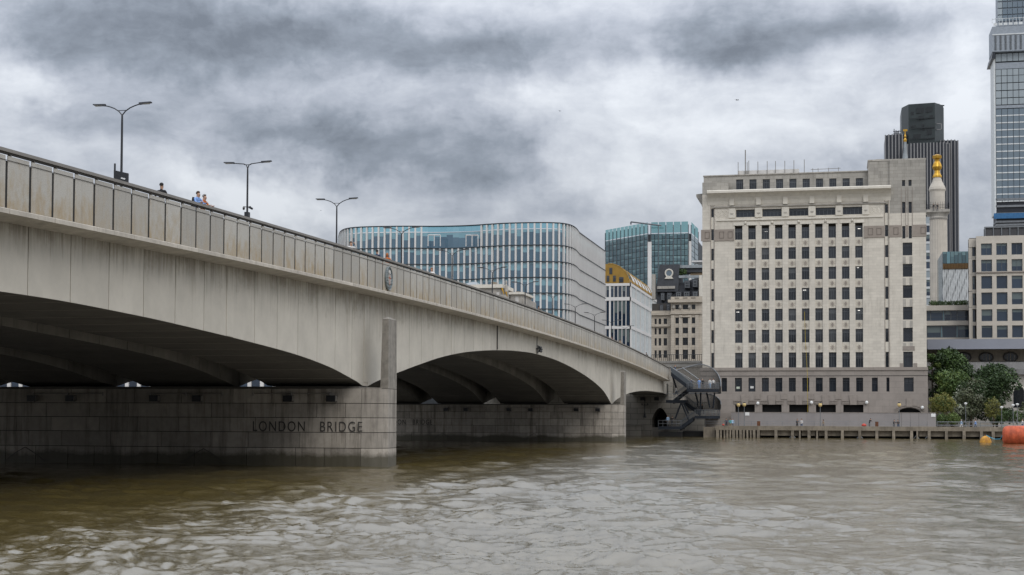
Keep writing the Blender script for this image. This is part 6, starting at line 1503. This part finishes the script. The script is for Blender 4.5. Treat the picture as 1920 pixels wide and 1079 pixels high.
def person(x, y, z, face, pose, top, legs, hair, lab, group, style='short', scale=1., pack=None, skin='skin'):
    global CNT
    me, J = POSES[pose]; o = empty('person', (x, y, z), lab, 'person', group)
    b = bpy.data.objects.new('body', me); C.objects.link(b); b.parent = o
    for i, mname in enumerate((skin, top, legs, 'cl_black')): b.material_slots[i].link = 'OBJECT'; b.material_slots[i].material = MATS[mname]
    if hair:
        m_ = hair_mesh(J, style).obj('hair', hair, None, True); m_.parent = o
    if pack:
        c = Vector(J['chest']); mb = MB().hexa([(-.15,c.y+.10,c.z-.28),(.15,c.y+.10,c.z-.28),(.14,c.y+.27,c.z-.28),(-.14,c.y+.27,c.z-.28),(-.14,c.y+.10,c.z+.14),(.14,c.y+.10,c.z+.14),(.11,c.y+.22,c.z+.16),(-.11,c.y+.22,c.z+.16)])
        m_ = mb.obj('backpack', pack, None); m_.parent = o
    o.rotation_euler = (0, 0, face); o.scale = (scale,)*3
    return o
PB = 'people on the bridge footway'
def on_bridge(px, pyt, pose, top, legs, hair, lab, face=math.pi/2, style='short', pack=None, dx=-29.45):
    y, zt = onX(px, pyt, dx); z = zr(min(y, 258))-1.12; s = 1.0; hgt = {'lean': 1.66, 'look': 1.74, 'rail': 1.70}.get(pose, 1.76)
    x = dx; z = max(z, zt-hgt)
    person(x, y, z, face, pose, top, legs, hair, lab, PB, style, 1., pack)
EAST = math.pi/2                    # the figure's -y turned to +x: looking over the parapet
on_bridge(303, 351.5, 'walk', 'cl_black', 'cl_denim', 'hair_black', 'person with black hair and dark jacket walking on the bridge, leftmost of all', math.pi, 'short')
on_bridge(368, 361.5, 'rail', 'cl_blue', 'cl_denim', 'hair_brown', 'bearded person in light blue shirt with black backpack leaning on the bridge rail', EAST*.8, 'short', 'cl_black')
on_bridge(379.5, 367, 'rail', 'cl_orange', 'cl_black', 'hair_grey', 'person in orange jacket beside the one in blue on the bridge', EAST*.9)
on_bridge(657, 454.5, 'look', 'cl_white', 'cl_navy', 'hair_brown', 'person in white top holding something to the face near the curved glass block', EAST*.5)
on_bridge(707, 476.5, 'walk', 'cl_navy', 'cl_black', 'hair_black', 'black haired person showing only the head above the rail, left of the fourth lamp', math.pi)
on_bridge(726, 482, 'walk', 'cl_orange', 'cl_denim', 'hair_ginger', 'red haired person directly above the coat of arms on the bridge', math.pi, 'long')
on_bridge(809.5, 506.5, 'walk', 'cl_white', 'cl_denim', 'hair_ginger', 'ginger haired person in white on the bridge before the glass block', 0, 'long')
on_bridge(1010, 578.5, 'walk', 'cl_black', 'cl_black', 'hair_black', 'dark haired person on the bridge above the hung cameras', math.pi)
on_bridge(1147, 632, 'walk', 'cl_red', 'cl_black', 'hair_brown', 'person in red on the bridge, left of two close together below the gilded roof', math.pi)
on_bridge(1162.5, 637.5, 'walk', 'cl_tan', 'cl_denim', 'hair_brown', 'person in tan on the bridge, right of two close together below the gilded roof', math.pi)
on_bridge(1227, 672, 'walk', 'cl_white', 'cl_grey', 'hair_grey', 'person in white near the end of the bridge beside the steel stairs', math.pi)
on_bridge(1212, 662, 'walk', 'cl_black', 'cl_black', 'hair_black', 'dark person near the north end of the bridge, left of the one in white', math.pi)
PQ = 'people on the far quay'
def on_quay(px, pose, top, legs, hair, lab, face=0., Y=252.5, z=1.42, **k): person(UX(px, Y, 795), Y, z, face, pose, top, legs, hair, lab, PQ, **k)
on_quay(1362, 'rail', 'cl_navy', 'cl_black', 'hair_brown', 'person in navy leaning on the quay rail next to the steel stairs', 0)
on_quay(1369.5, 'rail', 'cl_teal', 'cl_tan', 'hair_brown', 'person in teal top, middle of three at the quay rail near the stairs', 0)
on_quay(1373.5, 'stand', 'cl_sky', 'cl_grey', 'hair_grey', 'person in pale blue, right of three at the quay rail near the stairs', .3, Y=253.2)
on_quay(1494.5, 'rail', 'cl_black', 'cl_black', 'hair_brown', 'person in black, left of the pair before the hoarding', .4)
on_quay(1503, 'phone', 'cl_white', 'cl_denim', 'hair_brown', 'person in white, right of the pair before the hoarding', -.4, style='long')
on_quay(1543.5, 'walk', 'cl_tan', 'cl_grey', 'hair_black', 'dark haired person in tan walking alone by the single globe lamp', -1.4, style='long', scale=.94)
on_quay(1630, 'lean', 'cl_black', 'cl_grey', 'hair_black', 'person in black bending beside the red float on the jetty', .9, z=1.6)
on_quay(1676, 'rail', 'cl_black', 'cl_grey', 'hair_black', 'person in black, left of the pair near the archway', .6, z=1.35)
on_quay(1684, 'rail', 'cl_black', 'cl_denim', 'hair_black', 'person in black, right of the pair near the archway', -.3, z=1.35)
on_quay(1802.5, 'walk', 'cl_sky', 'cl_white', 'hair_grey', 'grey haired person in pale blue walking before the silvery tree', -1.5, Y=253.5, z=1.45)
on_quay(1829, 'walk', 'cl_blue', 'cl_denim', 'hair_brown', 'person in blue walking right of the slim lamp post', -1.5, Y=253.5, z=1.4)
on_quay(1917, 'walk', 'cl_white', 'cl_denim', 'hair_brown', 'person in white at the right edge of the quay', -1.4, Y=253.5, z=1.5)
PS = 'people on the steel stairs'
def on_stairs(px, py_feet, dy, pose, top, legs, hair, lab, face=0., **k):
    x, z = onY(px, py_feet, 252+dy); person(x, 252+dy, z, face, pose, top, legs, hair, lab, PS, **k)
on_stairs(1266, 705, 1., 'walk', 'cl_denim', 'cl_denim', 'hair_ginger', 'fair haired person at the top of the steel stairs', 1.5)
on_stairs(1296, 730, 2.4, 'stand', 'cl_navy', 'cl_black', 'hair_brown', 'person in navy on the upper stair landing, leftmost', 1.)
on_stairs(1311, 730, 1.2, 'stand', 'cl_blue', 'cl_blue', 'hair_brown', 'person in blue standing on the upper stair landing', 0)
on_stairs(1317.5, 730, 2., 'stand', 'cl_black', 'cl_black', 'hair_grey', 'person in black in the middle of the upper stair landing', .3)
on_stairs(1331, 730, 1.6, 'stand', 'cl_white', 'cl_sky', 'hair_brown', 'person in white on the upper stair landing, left of the end pair', 0)
on_stairs(1337.5, 730, 2.4, 'stand', 'cl_white', 'cl_black', 'hair_brown', 'person in white on the upper stair landing, nearest its rounded end', 0)
on_stairs(1268, 745, 3., 'walk', 'cl_white', 'cl_denim', 'hair_black', 'person in white going down the middle flight of the stairs', -1.5)
on_stairs(1308, 771, 5.2, 'walk', 'cl_black', 'cl_black', 'hair_black', 'dark figure on the lower flight behind the mesh, left', 1.5)
on_stairs(1316.5, 777, 5.2, 'walk', 'cl_black', 'cl_black', 'hair_black', 'dark figure on the lower flight behind the mesh, right', 1.5)
on_stairs(1252, 799, 2.2, 'stand', 'cl_sky', 'cl_grey', 'hair_brown', 'person in pale blue on the bottom stair deck', 0)
on_stairs(1260, 800, 2.2, 'rail', 'cl_black', 'cl_black', 'hair_black', 'person in black on the bottom stair deck', .4)
Ym = 377.
for i, px in enumerate((1750.5, 1757.5)):
    x, z = onY(px, 396, Ym); person(x, Ym, z, 0, 'stand', 'cl_black', 'cl_grey', 'hair_black', ['left', 'right'][i]+' one of two small figures on the balcony of the tall column', 'people on the column balcony')
# ---------------- south abutment under the near end of the bridge (unseen, added to keep horizon light out)
sa = empty('south_abutment', (-46, 10, 0), 'unseen stone abutment under the near end of the bridge, added to keep light out', 'wall')
MB().box(-66, -28.4, -12, 10.5, -2, 9.1).obj('wall', 'abutment_stone', sa)
tag(MB().box(-4000, 4000, -4000, -12.5, -3, 1.3).obj('south_bank', 'paving'), kind='structure')

# ---------------- office upstream of the bridge, glimpsed between girders and piers
def upstream():
    Y = 330.; b = empty('upstream_office', (-170, Y, 1.55), 'pale striped riverside office glimpsed through the gaps under the bridge', 'building')
    x0, x1 = -260., -100.; n_ = 50; st = (x1-x0)/n_
    MB().box(x0, x1, Y+.6, Y+16, 0, 26).obj('core', 'line_dark', b)
    for i in range(n_):
        x = x0+st*i; MB().box(x, x+.9, Y-.2, Y+.6, 1, 26).obj('pier', 'fin_white', b)
        MB().box(x+.95, x+st-.05, Y+.2, Y+.58, 1, 26).obj('pane', 'glass_office', b)
    for z in (6, 10, 14, 18, 22, 26): MB().box(x0, x1, Y-.1, Y+.55, z-.3, z+.3).obj('floor_edge', 'line_dark', b)
upstream()

# ---------------- unseen blocks added behind the camera to cut horizon light under the bridge
def light_blocker(x0, x1, y0, y1, h, lab):
    b = empty('south_light_blocker', ((x0+x1)/2, y1, 1.3), lab, 'building'); MB().box(x0, x1, y0, y1, 1.3, h).obj('wall', 'stone_grey', b)
    n_ = int((x1-x0)/6)
    for i in range(n_):
        x = x0+(x1-x0)*(i+.3)/n_; MB().box(x, x+(x1-x0)/n_*.5, y1-.1, y1+.08, 4, h-2).obj('window_strip', 'glass_office', b)
light_blocker(-24, 22, -70, -24, 34, 'unseen tall block added beside the bridge to cut horizon light under it'); light_blocker(30, 160, -70, -20, 22, 'unseen long low block added behind the viewer to cut horizon light'); light_blocker(-230, -72, -60, -16, 26, 'unseen block added beyond the bridge to cut horizon light')
